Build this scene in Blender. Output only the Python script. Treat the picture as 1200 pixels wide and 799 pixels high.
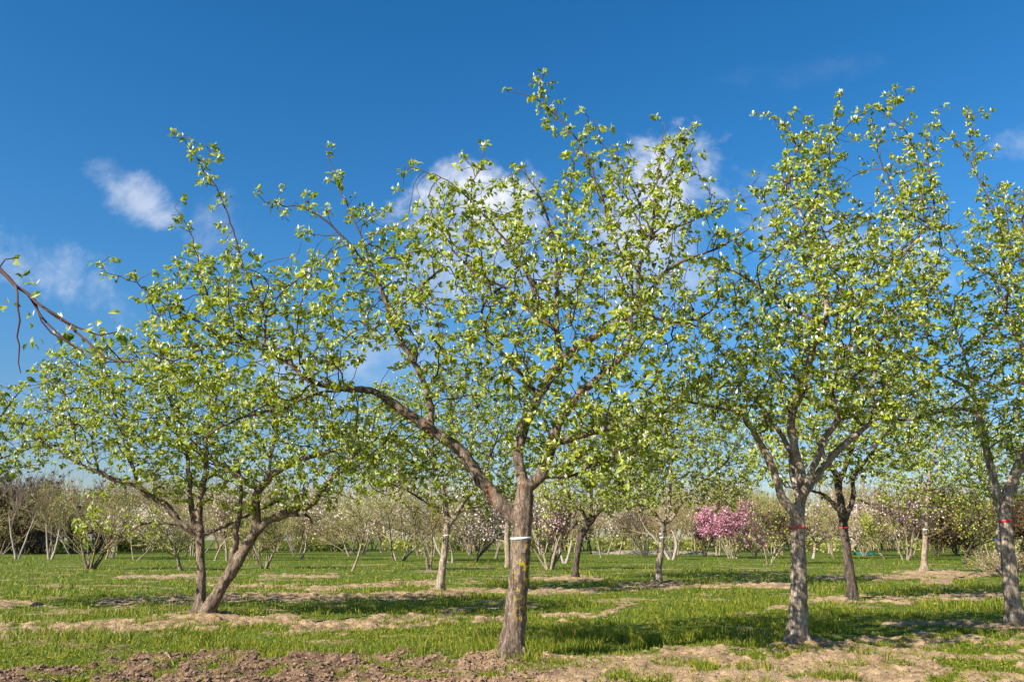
import bpy, math, random
import numpy as np
from mathutils import Vector
from mathutils.bvhtree import BVHTree

for o in list(bpy.data.objects): bpy.data.objects.remove(o)
scene = bpy.context.scene
COL = scene.collection
R = math.radians

# ------------------------------------------------------------------ camera, world, sun, exposure
F = 1000.0; CX, CY = 600.0, 399.5; HORIZON = 632.0; CAMH = 1.6
PITCH = math.atan((HORIZON - CY) / F)
cam_d = bpy.data.cameras.new('camera'); cam = bpy.data.objects.new('camera', cam_d); COL.objects.link(cam)
cam_d.sensor_width = 36; cam_d.lens = 36 * F / 1200; cam_d.clip_end = 8000; cam_d.clip_start = 0.05
cam.location = (0, 0, CAMH); cam.rotation_euler = (math.pi / 2 + PITCH, 0, 0)
scene.camera = cam

SUN_EL, SUN_AZ = R(34), R(232)         # azimuth clockwise from +Y: behind the camera, to the left
world = bpy.data.worlds.new('World'); scene.world = world; world.use_nodes = True
sun_d = bpy.data.lights.new('sun', 'SUN'); sun = bpy.data.objects.new('sun', sun_d); COL.objects.link(sun)
sun_d.energy = 5.0; sun_d.angle = R(0.5); sun_d.color = (1.0, 0.94, 0.84)
sv = Vector((math.sin(SUN_AZ) * math.cos(SUN_EL), math.cos(SUN_AZ) * math.cos(SUN_EL), math.sin(SUN_EL)))
sun.location = sv * 60; sun.rotation_euler = sv.to_track_quat('Z', 'Y').to_euler()
scene.view_settings.view_transform = 'Standard'; scene.view_settings.look = 'None'
scene.view_settings.gamma = 1.0; scene.view_settings.exposure = 0.95; scene.view_settings.use_curve_mapping = False
scene.cycles.max_bounces = 6; scene.cycles.transparent_max_bounces = 8

CP, SP = math.cos(PITCH), math.sin(PITCH)
def ray(px, py):
    x = (np.asarray(px, float) - CX) / F; v = (CY - np.asarray(py, float)) / F
    return x, CP - v * SP, SP + v * CP
def at(px, py, Y):
    dx, dy, dz = ray(px, py); t = Y / dy
    return np.stack([dx * t, Y + 0 * t, CAMH + dz * t], -1)
def depth_of(py):
    _, dy, dz = ray(CX, py); return float(-CAMH / dz * dy)
def project(P):
    x, y, z = P[..., 0], P[..., 1], P[..., 2] - CAMH
    d = y * CP + z * SP; u = -y * SP + z * CP
    d = np.maximum(d, 0.05)
    return CX + F * x / d, CY - F * u / d

# ------------------------------------------------------------------ node helpers
class NT:
    def __init__(s, tree): s.t = tree; s.n = tree.nodes; s.l = tree.links
    def new(s, typ, **kw):
        n = s.n.new(typ)
        for k, v in kw.items():
            if k.startswith('_'): continue
            setattr(n, k, v)
        return n
    def link(s, a, b): s.l.new(a, b)
    def put(s, sock, v):
        if hasattr(v, 'is_output') or isinstance(v, bpy.types.NodeSocket): s.l.new(v, sock)
        else: sock.default_value = v
    def math(s, op, a, b=0.0, c=0.0, clamp=False):
        n = s.new('ShaderNodeMath', operation=op, use_clamp=clamp)
        s.put(n.inputs[0], a); s.put(n.inputs[1], b)
        if op in ('MULTIPLY_ADD', 'SMOOTH_MIN'): s.put(n.inputs[2], c)
        return n.outputs[0]
    def mix(s, f, a, b, blend='MIX'):
        n = s.new('ShaderNodeMix', data_type='RGBA', blend_type=blend, clamp_factor=True)
        s.put(n.inputs[0], f); s.put(n.inputs[6], a); s.put(n.inputs[7], b)
        return n.outputs[2]
    def ramp(s, v, lo, hi, a=0.0, b=1.0, smooth=True):
        n = s.new('ShaderNodeMapRange', interpolation_type='SMOOTHSTEP' if smooth else 'LINEAR')
        s.put(n.inputs[0], v)
        for i, x in enumerate((lo, hi, a, b)): s.put(n.inputs[i + 1], x)
        return n.outputs[0]
    def noise(s, vec, scale, detail=4, rough=0.6, dist=0.0):
        n = s.new('ShaderNodeTexNoise'); s.put(n.inputs['Vector'], vec)
        n.inputs['Scale'].default_value = scale; n.inputs['Detail'].default_value = detail
        n.inputs['Roughness'].default_value = rough; n.inputs['Distortion'].default_value = dist
        return n.outputs[0]
    def mapping(s, vec, scale=(1, 1, 1), loc=(0, 0, 0)):
        n = s.new('ShaderNodeMapping'); s.put(n.inputs[0], vec)
        n.inputs[3].default_value = scale; n.inputs[1].default_value = loc
        return n.outputs[0]
def C4(c): return (c[0], c[1], c[2], 1.0)

# ------------------------------------------------------------------ sky with clouds
w = NT(world.node_tree); w.n.clear()
sky = w.new('ShaderNodeTexSky', sky_type='NISHITA')
sky.sun_disc = False; sky.sun_elevation = SUN_EL; sky.sun_rotation = SUN_AZ
sky.altitude = 50; sky.air_density = 1.0; sky.dust_density = 0.35; sky.ozone_density = 3.0
hsv = w.new('ShaderNodeHueSaturation'); hsv.inputs['Saturation'].default_value = 1.36; hsv.inputs['Value'].default_value = 0.83
hsv.inputs['Hue'].default_value = 0.500
w.link(sky.outputs[0], hsv.inputs['Color'])
tc = w.new('ShaderNodeTexCoord'); sep = w.new('ShaderNodeSeparateXYZ'); w.link(tc.outputs['Generated'], sep.inputs[0])
yy = w.math('MAXIMUM', sep.outputs[1], 0.05)
U = w.math('DIVIDE', sep.outputs[0], yy); V = w.math('DIVIDE', sep.outputs[2], yy)
comb = w.new('ShaderNodeCombineXYZ'); w.link(U, comb.inputs[0]); w.link(V, comb.inputs[1])
nz = w.noise(comb.outputs[0], 9.0, 8, 0.62, 0.3)
nz2 = w.noise(comb.outputs[0], 30.0, 6, 0.6, 0.2)
nzz = w.math('ADD', w.math('MULTIPLY', w.math('SUBTRACT', nz, 0.5), 3.8), w.math('MULTIPLY', w.math('SUBTRACT', nz2, 0.5), 1.7))
CLOUDS = [(160, 228, 52, 22, -32, 0.5), (128, 205, 30, 16, -20, 0.3), (42, 312, 85, 28, -25, 0.40), (565, 248, 76, 54, 0, 1.0), (792, 228, 66, 64, 0, .9), (540, 320, 70, 40, 0, 0.5),
          (740, 250, 60, 60, 0, 0.6), (885, 250, 40, 45, 0, 0.42), (1195, 170, 40, 20, 20, 0.2), (700, 330, 130, 40, 0, 0.4), (255, 275, 30, 45, 0, 0.22), (940, 85, 80, 18, 5, 0.035),
          (1010, 300, 90, 40, 0, 0.3), (430, 420, 110, 40, 0, 0.3)]
tot = None
for (px, py, sx, sy, ang, amp) in CLOUDS:
    a, b, c = [float(v) for v in ray(px, py)]
    u0, v0 = a / b, c / b
    k = 1.12 / F
    ca, sa = math.cos(R(ang)), math.sin(R(ang))
    du = w.math('SUBTRACT', U, u0); dv = w.math('SUBTRACT', V, v0)
    p = w.math('DIVIDE', w.math('ADD', w.math('MULTIPLY', du, ca), w.math('MULTIPLY', dv, sa)), sx * k)
    q = w.math('DIVIDE', w.math('SUBTRACT', w.math('MULTIPLY', dv, ca), w.math('MULTIPLY', du, sa)), sy * k)
    r2 = w.math('ADD', w.math('MULTIPLY', p, p), w.math('MULTIPLY', q, q))
    core = w.math('ADD', w.math('SUBTRACT', 1.0, w.math('MULTIPLY', r2, 0.55)), nzz)
    m = w.math('MULTIPLY', w.ramp(core, 0.0, 1.6), amp)
    tot = m if tot is None else w.math('MAXIMUM', tot, m)
tot = w.math('MULTIPLY', tot, w.ramp(sep.outputs[1], 0.05, 0.3))
tot = w.math('MINIMUM', tot, 0.93)
# pale band of thin cloud low over the horizon
low = w.math('MULTIPLY', w.ramp(sep.outputs[2], 0.22, 0.0), w.ramp(w.noise(w.mapping(tc.outputs['Generated'], (2, 2, 9)), 3.0, 5, 0.6), 0.35, 0.75))
dim = w.mix(w.ramp(sep.outputs[2], 0.34, 0.0), (1, 1, 1, 1), (0.62, 0.60, 0.66, 1)); hz = w.mix(1.0, hsv.outputs[0], dim, 'MULTIPLY')
c0 = w.mix(w.math('MULTIPLY', low, 0.3), hz, (3.0, 3.6, 4.8, 1))
ccol = w.mix(w.ramp(nz, 0.3, 0.6), (2.8, 3.3, 4.4, 1), (5.3, 5.4, 5.7, 1))
skyc = w.mix(tot, c0, ccol)
bg = w.new('ShaderNodeBackground'); bg.inputs[1].default_value = 0.1; w.link(skyc, bg.inputs[0])
wo = w.new('ShaderNodeOutputWorld'); w.link(bg.outputs[0], wo.inputs[0])

# ------------------------------------------------------------------ materials
def mat(name):
    m = bpy.data.materials.new(name); m.use_nodes = True
    t = NT(m.node_tree); b = t.n['Principled BSDF']; return m, t, b

def bark_mat(name, base, dark, red=None, lichen=0.0, moss=0.0, scale=1.0):
    m, t, b = mat(name)
    co = t.new('ShaderNodeTexCoord').outputs['Object']
    st = t.mapping(co, (1, 1, 0.28))
    n1 = t.noise(st, 9 * scale, 6, 0.65, 0.4); n2 = t.noise(st, 45 * scale, 5, 0.7, 0.3); n3 = t.noise(co, 3.2, 3, 0.5)
    c = t.mix(t.ramp(n1, 0.36, 0.62), C4(dark), C4(base))
    c = t.mix(t.ramp(n2, 0.5, 0.64, 0, 0.6), c, C4([x * 1.45 for x in base]))
    crk = t.noise(t.mapping(co, (1, 1, 0.16)), 30 * scale, 5, 0.75, 0.6)
    c = t.mix(t.ramp(crk, 0.57, 0.66, 0, 0.5), c, C4([x * 0.45 for x in dark]))
    plate = t.noise(t.mapping(co, (1, 1, 0.5)), 12, 2, 0.5, 0.2); c = t.mix(t.ramp(plate, 0.60, 0.63, 0, 0.45), c, C4([x * 1.2 + .03 for x in base]))
    if red: c = t.mix(t.ramp(t.noise(st, 5.5, 5, 0.6, 0.8), 0.58, 0.66, 0, 0.8), c, C4(red))
    # grey flaking plates
    c = t.mix(t.ramp(t.noise(st, 16, 2, 0.4, 1.2), 0.56, 0.6, 0, 0.5), c, C4([x * 0.55 for x in dark]))
    if moss: c = t.mix(t.ramp(t.noise(co, 7, 4, 0.6), 0.6, 0.72, 0, moss), c, (0.20, 0.19, 0.04, 1))
    if lichen:
        s3 = t.new('ShaderNodeSeparateXYZ'); t.link(co, s3.inputs[0])
        side = t.ramp(s3.outputs[0], -0.03, 0.12)
        hb = t.math('MULTIPLY', t.ramp(s3.outputs[2], 0.35, 0.7), t.ramp(s3.outputs[2], 1.75, 1.1))
        lm = t.math('MULTIPLY', t.ramp(t.noise(co, 13, 4, 0.62), 0.53, 0.58), t.math('MULTIPLY', side, hb))
        c = t.mix(t.math('MULTIPLY', lm, lichen), c, (0.55, 0.40, 0.03, 1))
        gm = t.ramp(t.noise(co, 21, 3, 0.5), 0.64, 0.68, 0, 0.6)
        c = t.mix(gm, c, (0.42, 0.42, 0.38, 1))
    t.link(c, b.inputs['Base Color']); b.inputs['Roughness'].default_value = 0.9; b.inputs['Specular IOR Level'].default_value = 0.2
    bp = t.new('ShaderNodeBump'); bp.inputs['Strength'].default_value = 0.9; bp.inputs['Distance'].default_value = 0.03
    t.link(t.math('SUBTRACT', t.math('ADD', n1, t.math('MULTIPLY', n2, 0.6)), t.math('MULTIPLY', t.ramp(crk, 0.5, 0.66), 0.6)), bp.inputs['Height']); t.link(bp.outputs[0], b.inputs['Normal'])
    return m
M_BARK_BROWN = bark_mat('bark_brown', (0.2520, 0.1845, 0.1305), (0.1080, 0.0765, 0.0558), (0.2520, 0.0855, 0.0360), lichen=0.95, moss=0.25)
M_BARK_GREY = bark_mat('bark_grey', (0.4392, 0.3459, 0.2525), (0.2086, 0.1592, 0.1153), (0.2416, 0.1318, 0.0714), moss=0.35)
M_BARK_MID = bark_mat('bark_mid', (0.27, 0.20, 0.14), (0.11, 0.08, 0.058), (0.2, 0.11, 0.06), moss=0.35)
M_BARK_DARK = bark_mat('bark_dark', (0.1360, 0.1020, 0.0765), (0.0510, 0.0382, 0.0306), moss=0.25)
M_BARK_PALE = bark_mat('bark_pale', (0.3910, 0.3145, 0.2210), (0.2210, 0.1615, 0.1020), moss=0.1)
M_BARK_WHITE = bark_mat('bark_white', (0.4320, 0.3744, 0.3024), (0.2880, 0.2304, 0.1728))
def flat_mat(name, c, rough=0.8, var=0.35, trans=0.0):
    m, t, b = mat(name)
    g = t.new('ShaderNodeNewGeometry')
    f = t.ramp(g.outputs['Random Per Island'], 0, 1, 1 - var, 1 + var, False)
    v = t.new('ShaderNodeVectorMath', operation='SCALE'); v.inputs[0].default_value = c; t.link(f, v.inputs['Scale'])
    t.link(v.outputs[0], b.inputs['Base Color']); b.inputs['Roughness'].default_value = rough
    b.inputs['Specular IOR Level'].default_value = 0.25
    return m
M_TWIG = flat_mat('twig', (0.0855, 0.0558, 0.0432))
M_TWIG_RED = flat_mat('twig_red', (0.10, 0.05, 0.04))
M_TWIG_TAN = flat_mat('twig_tan', (0.3031, 0.2257, 0.1150))  # tan twigs, paled so the colour carries the haze on far trees
M_TWIG_OLIVE = flat_mat('twig_olive', (0.30, 0.255, 0.11))
M_TWIG_GREY = flat_mat('twig_grey', (0.2760, 0.2113, 0.1530))

def leaf_mat(name, cols, back=None, trans=0.35, rough=0.45, spec=0.35):
    m, t, b = mat(name)
    g = t.new('ShaderNodeNewGeometry'); rnd = g.outputs['Random Per Island']
    cr = t.new('ShaderNodeValToRGB'); t.link(rnd, cr.inputs[0])
    el = cr.color_ramp.elements
    while len(el) < len(cols): el.new(0.5)
    for i, c in enumerate(cols):
        el[i].position = i / max(1, len(cols) - 1); el[i].color = C4(c)
    c = cr.outputs[0]
    if back: c = t.mix(g.outputs['Backfacing'], c, C4(back))
    t.link(c, b.inputs['Base Color']); b.inputs['Roughness'].default_value = rough; b.inputs['Specular IOR Level'].default_value = spec
    tr = t.new('ShaderNodeBsdfTranslucent'); t.link(t.mix(1.0, c, (1.15, 1.25, 0.55, 1), 'MULTIPLY'), tr.inputs[0])
    ms = t.new('ShaderNodeMixShader'); ms.inputs[0].default_value = trans
    t.link(b.outputs[0], ms.inputs[1]); t.link(tr.outputs[0], ms.inputs[2])
    t.link(ms.outputs[0], t.n['Material Output'].inputs[0])
    return m
M_LEAF = leaf_mat('quince_leaf', [(0.10, 0.15, 0.008), (0.26, 0.315, 0.012), (0.43, 0.46, 0.02), (0.58, 0.56, 0.06)], back=(0.36, 0.41, 0.09), trans=0.38)
M_BUD = leaf_mat('silver_bud', [(0.72, 0.73, 0.58), (0.88, 0.87, 0.80)], trans=0.3, rough=0.6)
M_LEAF_YG = leaf_mat('spring_leaf', [(0.2454, 0.2898, 0.0517), (0.4016, 0.4347, 0.0828), (0.4685, 0.4588, 0.1035)])
M_BLOSSOM = leaf_mat('white_blossom', [(0.5078, 0.3974, 0.3422), (0.6845, 0.5741, 0.5078), (0.8611, 0.7728, 0.7176)], trans=0.3, rough=0.7)
M_PINK = leaf_mat('pink_blossom', [(0.42, 0.12, 0.23), (0.58, 0.24, 0.36), (0.76, 0.50, 0.56)], trans=0.3, rough=0.7)
M_PALEPINK = leaf_mat('pale_pink_blossom', [(0.62, 0.30, 0.40), (0.78, 0.52, 0.58), (0.82, 0.70, 0.72)], trans=0.3, rough=0.7)
M_COPPER = leaf_mat('copper_leaf', [(0.07, 0.08, 0.022), (0.18, 0.07, 0.035), (0.10, 0.11, 0.025), (0.32, 0.12, 0.07)], trans=0.25)
M_DARKLEAF = leaf_mat('evergreen_leaf', [(0.04, 0.045, 0.018), (0.075, 0.07, 0.025), (0.12, 0.09, 0.04)], trans=0.15)
M_GRASS = leaf_mat('grass_blade', [(0.0427, 0.0956, 0.0063), (0.1013, 0.1660, 0.0091), (0.1920, 0.2264, 0.0108), (0.2880, 0.2817, 0.0181), (0.3840, 0.3019, 0.0543)], trans=0.35, rough=0.5)
def paint(name, c, rough=0.6):
    m, t, b = mat(name); co = t.new('ShaderNodeTexCoord').outputs['Object']
    t.link(t.mix(t.ramp(t.noise(co, 40, 3, 0.5), 0.4, 0.7, 0, 0.3), C4(c), C4([x * 0.6 for x in c])), b.inputs['Base Color'])
    b.inputs['Roughness'].default_value = rough; return m
M_RED = paint('red_tape', (0.75, 0.03, 0.04)); M_WHITE = paint('white_tape', (0.8, 0.8, 0.8)); M_BLUE = paint('blue_tape', (0.03, 0.25, 0.65))
M_BLACKBAND = paint('dark_tape', (0.03, 0.035, 0.05)); M_TEAL = paint('teal_tarpaulin', (0.02, 0.13, 0.10)); M_YELLOW = paint('dandelion_yellow', (0.85, 0.62, 0.02))

# ------------------------------------------------------------------ mesh helpers
def mesh_np(name, V, faces, mats, midx=None, smooth=True):
    """faces: list of int arrays (n,k); midx: list of matching material indices (int or arrays)"""
    me = bpy.data.meshes.new(name)
    V = np.asarray(V, np.float32).reshape(-1, 3)
    me.vertices.add(len(V)); me.vertices.foreach_set('co', V.ravel())
    faces = [np.asarray(f, np.int32) for f in faces if len(f)]
    nl = sum(f.size for f in faces); npoly = sum(len(f) for f in faces)
    me.loops.add(nl); me.polygons.add(npoly)
    me.loops.foreach_set('vertex_index', np.concatenate([f.ravel() for f in faces]))
    tot_ = np.concatenate([np.full(len(f), f.shape[1], np.int32) for f in faces])
    start = np.concatenate([[0], np.cumsum(tot_)[:-1]]).astype(np.int32)
    me.polygons.foreach_set('loop_start', start); me.polygons.foreach_set('loop_total', tot_)
    if midx is not None: me.polygons.foreach_set('material_index', np.concatenate([np.broadcast_to(m, len(f)) for m, f in zip(midx, faces)]).astype(np.int32))
    me.polygons.foreach_set('use_smooth', np.full(npoly, smooth, bool))
    me.update(calc_edges=True)
    for m in mats: me.materials.append(m)
    return me
def link(name, me, parent=None, loc=None):
    o = bpy.data.objects.new(name, me); COL.objects.link(o)
    if parent: o.parent = parent
    if loc is not None: o.location = loc
    return o
def tag(o, label=None, cat=None, group=None, kind=None):
    if label: o['label'] = label
    if cat: o['category'] = cat
    if group: o['group'] = group
    if kind: o['kind'] = kind
    return o
def empty(name, loc, label, cat, group=None, rz=0):
    o = bpy.data.objects.new(name, None); COL.objects.link(o); o.location = loc; o.rotation_euler = (0, 0, rz)
    o.empty_display_size = 0.3
    return tag(o, label, cat, group)
def copy_tree(o, parent=None):
    c = o.copy(); COL.objects.link(c); c.parent = parent
    for ch in list(o.children): copy_tree(ch, c)
    return c

class Tubes:
    def __init__(s): s.v = []; s.q = []; s.n = 0
    def add(s, P, rad, k=5, wob=0.0, rng=None, cap=True):
        P = np.asarray(P, float); n = len(P)
        if n < 2: return
        rad = np.asarray(rad, float)
        T = np.gradient(P, axis=0); T /= np.linalg.norm(T, axis=1, keepdims=True) + 1e-9
        ref = np.array([0.31, 0.95, 0.05]) if abs(T[:, 2]).mean() > 0.5 else np.array([0.05, 0.1, 1.0])
        A = np.cross(T, ref); A /= np.linalg.norm(A, axis=1, keepdims=True) + 1e-9
        B = np.cross(T, A)
        th = np.arange(k) * 2 * math.pi / k
        rr = rad[:, None] * np.ones(k)[None]
        if wob and rng is not None: rr = rr * (1 + wob * rng.normal(size=rr.shape))
        ring = P[:, None] + rr[..., None] * (np.cos(th)[None, :, None] * A[:, None] + np.sin(th)[None, :, None] * B[:, None])
        i = np.arange(n - 1)[:, None] * k; j = np.arange(k)[None]; j2 = (j + 1) % k
        q = np.stack([i + j, i + j2, i + k + j2, i + k + j], -1).reshape(-1, 4) + s.n
        s.v.append(ring.reshape(-1, 3)); s.q.append(q); s.n += n * k
    def faces(s): return np.concatenate(s.q) if s.q else np.zeros((0, 4), int)
    def verts(s): return np.concatenate(s.v) if s.v else np.zeros((0, 3))
    def mesh(s, name, m, off=None):
        V = s.verts()
        if off is not None: V = V - np.asarray(off)
        return mesh_np(name, V, [s.faces()], [m])

def unit(v): return v / (np.linalg.norm(v, axis=-1, keepdims=True) + 1e-9)

def leaves(pos, d, nrm, L, W, fold=0.25, curl=0.15):
    """pointed ovate leaves folded along the midrib; returns V and pentagon faces"""
    n = len(pos); side = unit(np.cross(d, nrm)); up = unit(np.cross(side, d))
    L = L[:, None]; W = W[:, None]
    base = pos; tip = pos + d * L - up * L * curl * 1.4
    mid = pos + d * L * 0.5 + up * L * 0.02
    l1 = pos + d * L * 0.28 + side * W * 0.42 + up * W * fold
    l2 = pos + d * L * 0.66 + side * W * 0.40 + up * W * (fold - curl)
    r1 = pos + d * L * 0.28 - side * W * 0.42 + up * W * fold
    r2 = pos + d * L * 0.66 - side * W * 0.40 + up * W * (fold - curl)
    V = np.stack([base, mid, tip, l1, l2, r1, r2], 1).reshape(-1, 3)
    i = np.arange(n)[:, None] * 7
    # winding: normal along +up
    f1 = i + np.array([[0, 5, 6, 2, 1]]); f2 = i + np.array([[0, 1, 2, 4, 3]])
    return V, np.concatenate([f1[:, ::1], f2])

def quads(pos, d, nrm, L, W):
    n = len(pos); side = unit(np.cross(d, nrm)); L = L[:, None]; W = W[:, None]
    V = np.stack([pos, pos + d * L * .5 + side * W * .5, pos + d * L, pos + d * L * .5 - side * W * .5], 1).reshape(-1, 3)
    return V, np.arange(n)[:, None] * 4 + np.array([[0, 1, 2, 3]])

def chaikin(P, it=2):
    P = np.asarray(P, float)
    for _ in range(it):
        a = P[:-1] * .75 + P[1:] * .25; b = P[:-1] * .25 + P[1:] * .75
        P = np.concatenate([P[:1], np.stack([a, b], 1).reshape(-1, P.shape[1]), P[-1:]])
    return P
def resample(P, step):
    d = np.r_[0, np.cumsum(np.linalg.norm(np.diff(P[:, :3], axis=0), axis=1))]
    n = max(2, int(round(d[-1] / step)) + 1); s = np.linspace(0, d[-1], n)
    return np.stack([np.interp(s, d, P[:, k]) for k in range(P.shape[1])], 1)

def inside(poly, X, Y):
    poly = np.asarray(poly, float); c = np.zeros(X.shape, bool)
    x1, y1 = poly[:, 0], poly[:, 1]; x2, y2 = np.roll(x1, -1), np.roll(y1, -1)
    for a, b, e, f in zip(x1, y1, x2, y2):
        cond = ((b > Y) != (f > Y)) & (X < (e - a) * (Y - b) / (f - b + 1e-12) + a); c ^= cond
    return c
def pdist(poly, X, Y, closed=True):
    poly = np.asarray(poly, float); P = np.stack([X, Y], -1); best = np.full(X.shape, 1e9)
    n = len(poly); rng_ = range(n if closed else n - 1)
    for i in rng_:
        a = poly[i, :2]; b = poly[(i + 1) % n, :2]; ab = b - a
        t = np.clip(((P - a) @ ab) / (ab @ ab + 1e-9), 0, 1)
        best = np.minimum(best, np.linalg.norm(P - a - t[..., None] * ab, axis=-1))
    return best

# ------------------------------------------------------------------ ground
# bare strips of soil between the mown strips (traced lines: x, y, half width)
STRIPS = [
 [(-80, 744, 9), (30, 740, 8), (100, 737, 8), (200, 732, 9), (260, 729, 9), (340, 732, 9), (400, 734, 8), (470, 736, 5), (520, 730, 3)],
 [(-80, 706, 5), (30, 708, 6), (60, 711, 3)],
 [(120, 707, 3), (180, 705, 4), (250, 704, 4), (275, 701, 5), (330, 700, 5), (400, 703, 3)],
 [(140, 677, 2), (230, 675, 2.5), (250, 687, 2), (330, 688, 3), (400, 690, 3)],
 [(310, 675, 2.2), (390, 676, 2)],
 [(400, 701, 3), (450, 699, 3.5), (515, 695, 4), (600, 694, 3), (690, 692, 3), (740, 690, 3), (775, 686, 4.5), (810, 687, 2.5), (860, 686, 2), (930, 687, 3)],
 [(405, 688, 2), (470, 685, 4), (515, 684, 3)],
 [(440, 727, 6), (490, 725, 6), (530, 729, 4)],
 [(560, 727, 3), (600, 728, 3)],
 [(630, 678, 2), (675, 678, 3.5), (700, 679, 2)],
 [(640, 722, 3), (660, 722, 5), (700, 723, 3.5), (740, 708, 1.5)],
 [(905, 713, 5), (930, 712, 5), (960, 706, 4), (1000, 703, 6), (1060, 704, 4), (1160, 700, 4), (1230, 697, 3)],
 [(960, 677, 2), (990, 676, 3)],
 [(1018, 678, 2), (1050, 677, 4), (1083, 674, 4.5), (1140, 673, 4.5), (1200, 668, 3)],
 [(1085, 682, 4), (1110, 683, 4)],
 [(1040, 733, 2), (1160, 733, 5), (1190, 738, 8), (1230, 735, 7)],
]
FG = [(-400, 792), (-80, 790), (0, 787), (80, 783), (150, 775), (220, 770), (300, 768), (400, 767), (470, 764), (540, 768), (600, 768), (680, 768), (760, 762), (850, 759), (930, 754), (1000, 750), (1080, 746), (1150, 744), (1250, 736), (1600, 730)]
rngG = np.random.default_rng(5)
def vnoise(X, Y, sc, seed=0):
    """smooth value noise"""
    r_ = np.random.default_rng(seed).random((256, 256)); x = X * sc; y = Y * sc
    xi = np.floor(x).astype(int); yi = np.floor(y).astype(int); fx = x - xi; fy = y - yi
    fx = fx * fx * (3 - 2 * fx); fy = fy * fy * (3 - 2 * fy)
    g = lambda a, b: r_[a % 256, b % 256]
    return (g(xi, yi) * (1 - fx) + g(xi + 1, yi) * fx) * (1 - fy) + (g(xi, yi + 1) * (1 - fx) + g(xi + 1, yi + 1) * fx) * fy
def fbm(X, Y, sc, seed=0, o=4):
    s = 0; a = 1; t = 0
    for i in range(o): s = s + a * vnoise(X, Y, sc * 2 ** i, seed + i); t += a; a *= .55
    return s / t
def soil_mask(X, Y):
    P = np.stack([X, Y, 0 * X], -1); px, py = project(P)
    wx = (fbm(X, Y, 1.3, 3) - .5); 
    m = np.zeros_like(X)
    for s in STRIPS:
        s = np.array(s, float)
        yc = np.interp(px, s[:, 0], s[:, 1]); hw = np.interp(px, s[:, 0], s[:, 2])
        ends = np.clip(1 - np.maximum(s[0, 0] - px, px - s[-1, 0]) / 14, 0, 1)
        d = np.abs(py - yc) / np.maximum(hw * (.6 + 2.4 * wx), 0.4)
        m = np.maximum(m, np.clip(1.9 - d, 0, 1) * ends)
    f = np.array(FG, float); e = np.interp(px, f[:, 0], f[:, 1]) + wx * 18
    fg = np.clip((py - e) / 6 + .5, 0, 1)
    # grass scattered back over the bare foreground, more to the right
    back = np.clip((px - 900) / 250, 0, 1)
    gp = fbm(X, Y, 1.6, 21)
    patch = np.clip((gp - (0.57 - 0.08 * back)) * 12, 0, 1)
    fg = fg * (1 - patch * 0.9)
    m = np.maximum(m, fg)
    # outside the picture: plain alternating strips
    out = (Y < 8) | (np.abs(px - 600) > 780)
    st = np.clip((np.sin(Y * 1.55 + fbm(X, Y, .3, 9) * 2) - .45) * 3, 0, 1)
    m = np.where(out, np.maximum(st * .9, m * (Y > 8)), m)
    far = (Y > 50)
    m = np.where(far, np.minimum(m, 0.8 * np.clip((fbm(X, Y, .2, 31) - .66) * 10, 0, 1)), m)
    # bare ground eaten into by noise
    n = fbm(X, Y, 2.4, 40)
    m = np.clip(m - np.clip((n - .5) * 4.5, 0, .95), 0, 1)
    thin = np.clip((fbm(X, Y * 1.6, 0.7, 60, 5) - 0.61) * 8, 0, .5) * (Y < 60)
    return np.maximum(m, thin)
def height(X, Y, m):
    near = np.clip(40 / np.maximum(np.abs(Y), 1), 0, 1)
    h = 0.05 * (fbm(X, Y, .35, 50) - .5) + near * (0.05 * m + m * 0.17 * (fbm(X, Y, 4.0, 51) - .5) + m * 0.075 * (fbm(X, Y, 12.0, 52) - .5))
    # dark clods turned up on the left foreground
    clod = np.clip((9 - X - 4.5 * 0 - 6) / 4, 0, 1) * (Y < 13.5)
    h = h + m * clod * 0.03 * np.maximum(fbm(X, Y, 6.5, 54, 3) - .48, 0) * 2.2
    for (x0, y0, s, a) in MOUNDS: h = h + a * np.exp(-((X - x0) ** 2 + (Y - y0) ** 2) / s ** 2)
    return h
MOUNDS = []
for px, py, s, a in [(600, 776, .7, .05), (935, 758, .9, .05), (1190, 739, .9, .07), (245, 724, 1.0, .06), (1085, 672, 2.0, .14), (1000, 704, .9, .06), (771, 684, 1.0, .08), (516, 696, .8, .05)]:
    Yd = depth_of(py); P0 = at(px, py, Yd); MOUNDS.append((P0[0], Yd, s, a))
def ground_z(x, y):
    X = np.array([float(x)]); Y = np.array([float(y)]); return float(height(X, Y, soil_mask(X, Y))[0])
rowsY = np.concatenate([[-300, -120, -50, -20, -8, -2, 2, 5, 7], np.geomspace(8, 70, 760), np.geomspace(72, 4000, 60)])
cols = np.linspace(-1, 1, 900)
GY, GS = np.meshgrid(rowsY, cols, indexing='ij'); GX = GS * np.maximum(np.abs(GY) * 1.0, 14)
GM = soil_mask(GX, GY); GZ = height(GX, GY, GM)
GZ = np.where((GY > 70), GZ * np.clip((90 - GY) / 20, 0, 1), GZ)
nr, nc = GX.shape
ii = (np.arange(nr - 1)[:, None] * nc + np.arange(nc - 1)[None]).ravel()
gq = np.stack([ii, ii + 1, ii + nc + 1, ii + nc], 1)
m_g, t, b = mat('ground')
at_ = t.new('ShaderNodeAttribute', attribute_name='soil'); co = t.new('ShaderNodeTexCoord').outputs['Object']
nA = t.noise(co, 5, 6, 0.65); nB = t.noise(co, 26, 5, 0.7); nC = t.noise(co, 0.7, 4, 0.6); nD = t.noise(co, 1.6, 3, .5)
sp = t.new('ShaderNodeSeparateXYZ'); t.link(co, sp.inputs[0])
sand = t.mix(t.ramp(nA, .35, .65), (0.2794, 0.1863, 0.1035, 1), (0.4968, 0.3467, 0.2018, 1))
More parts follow.
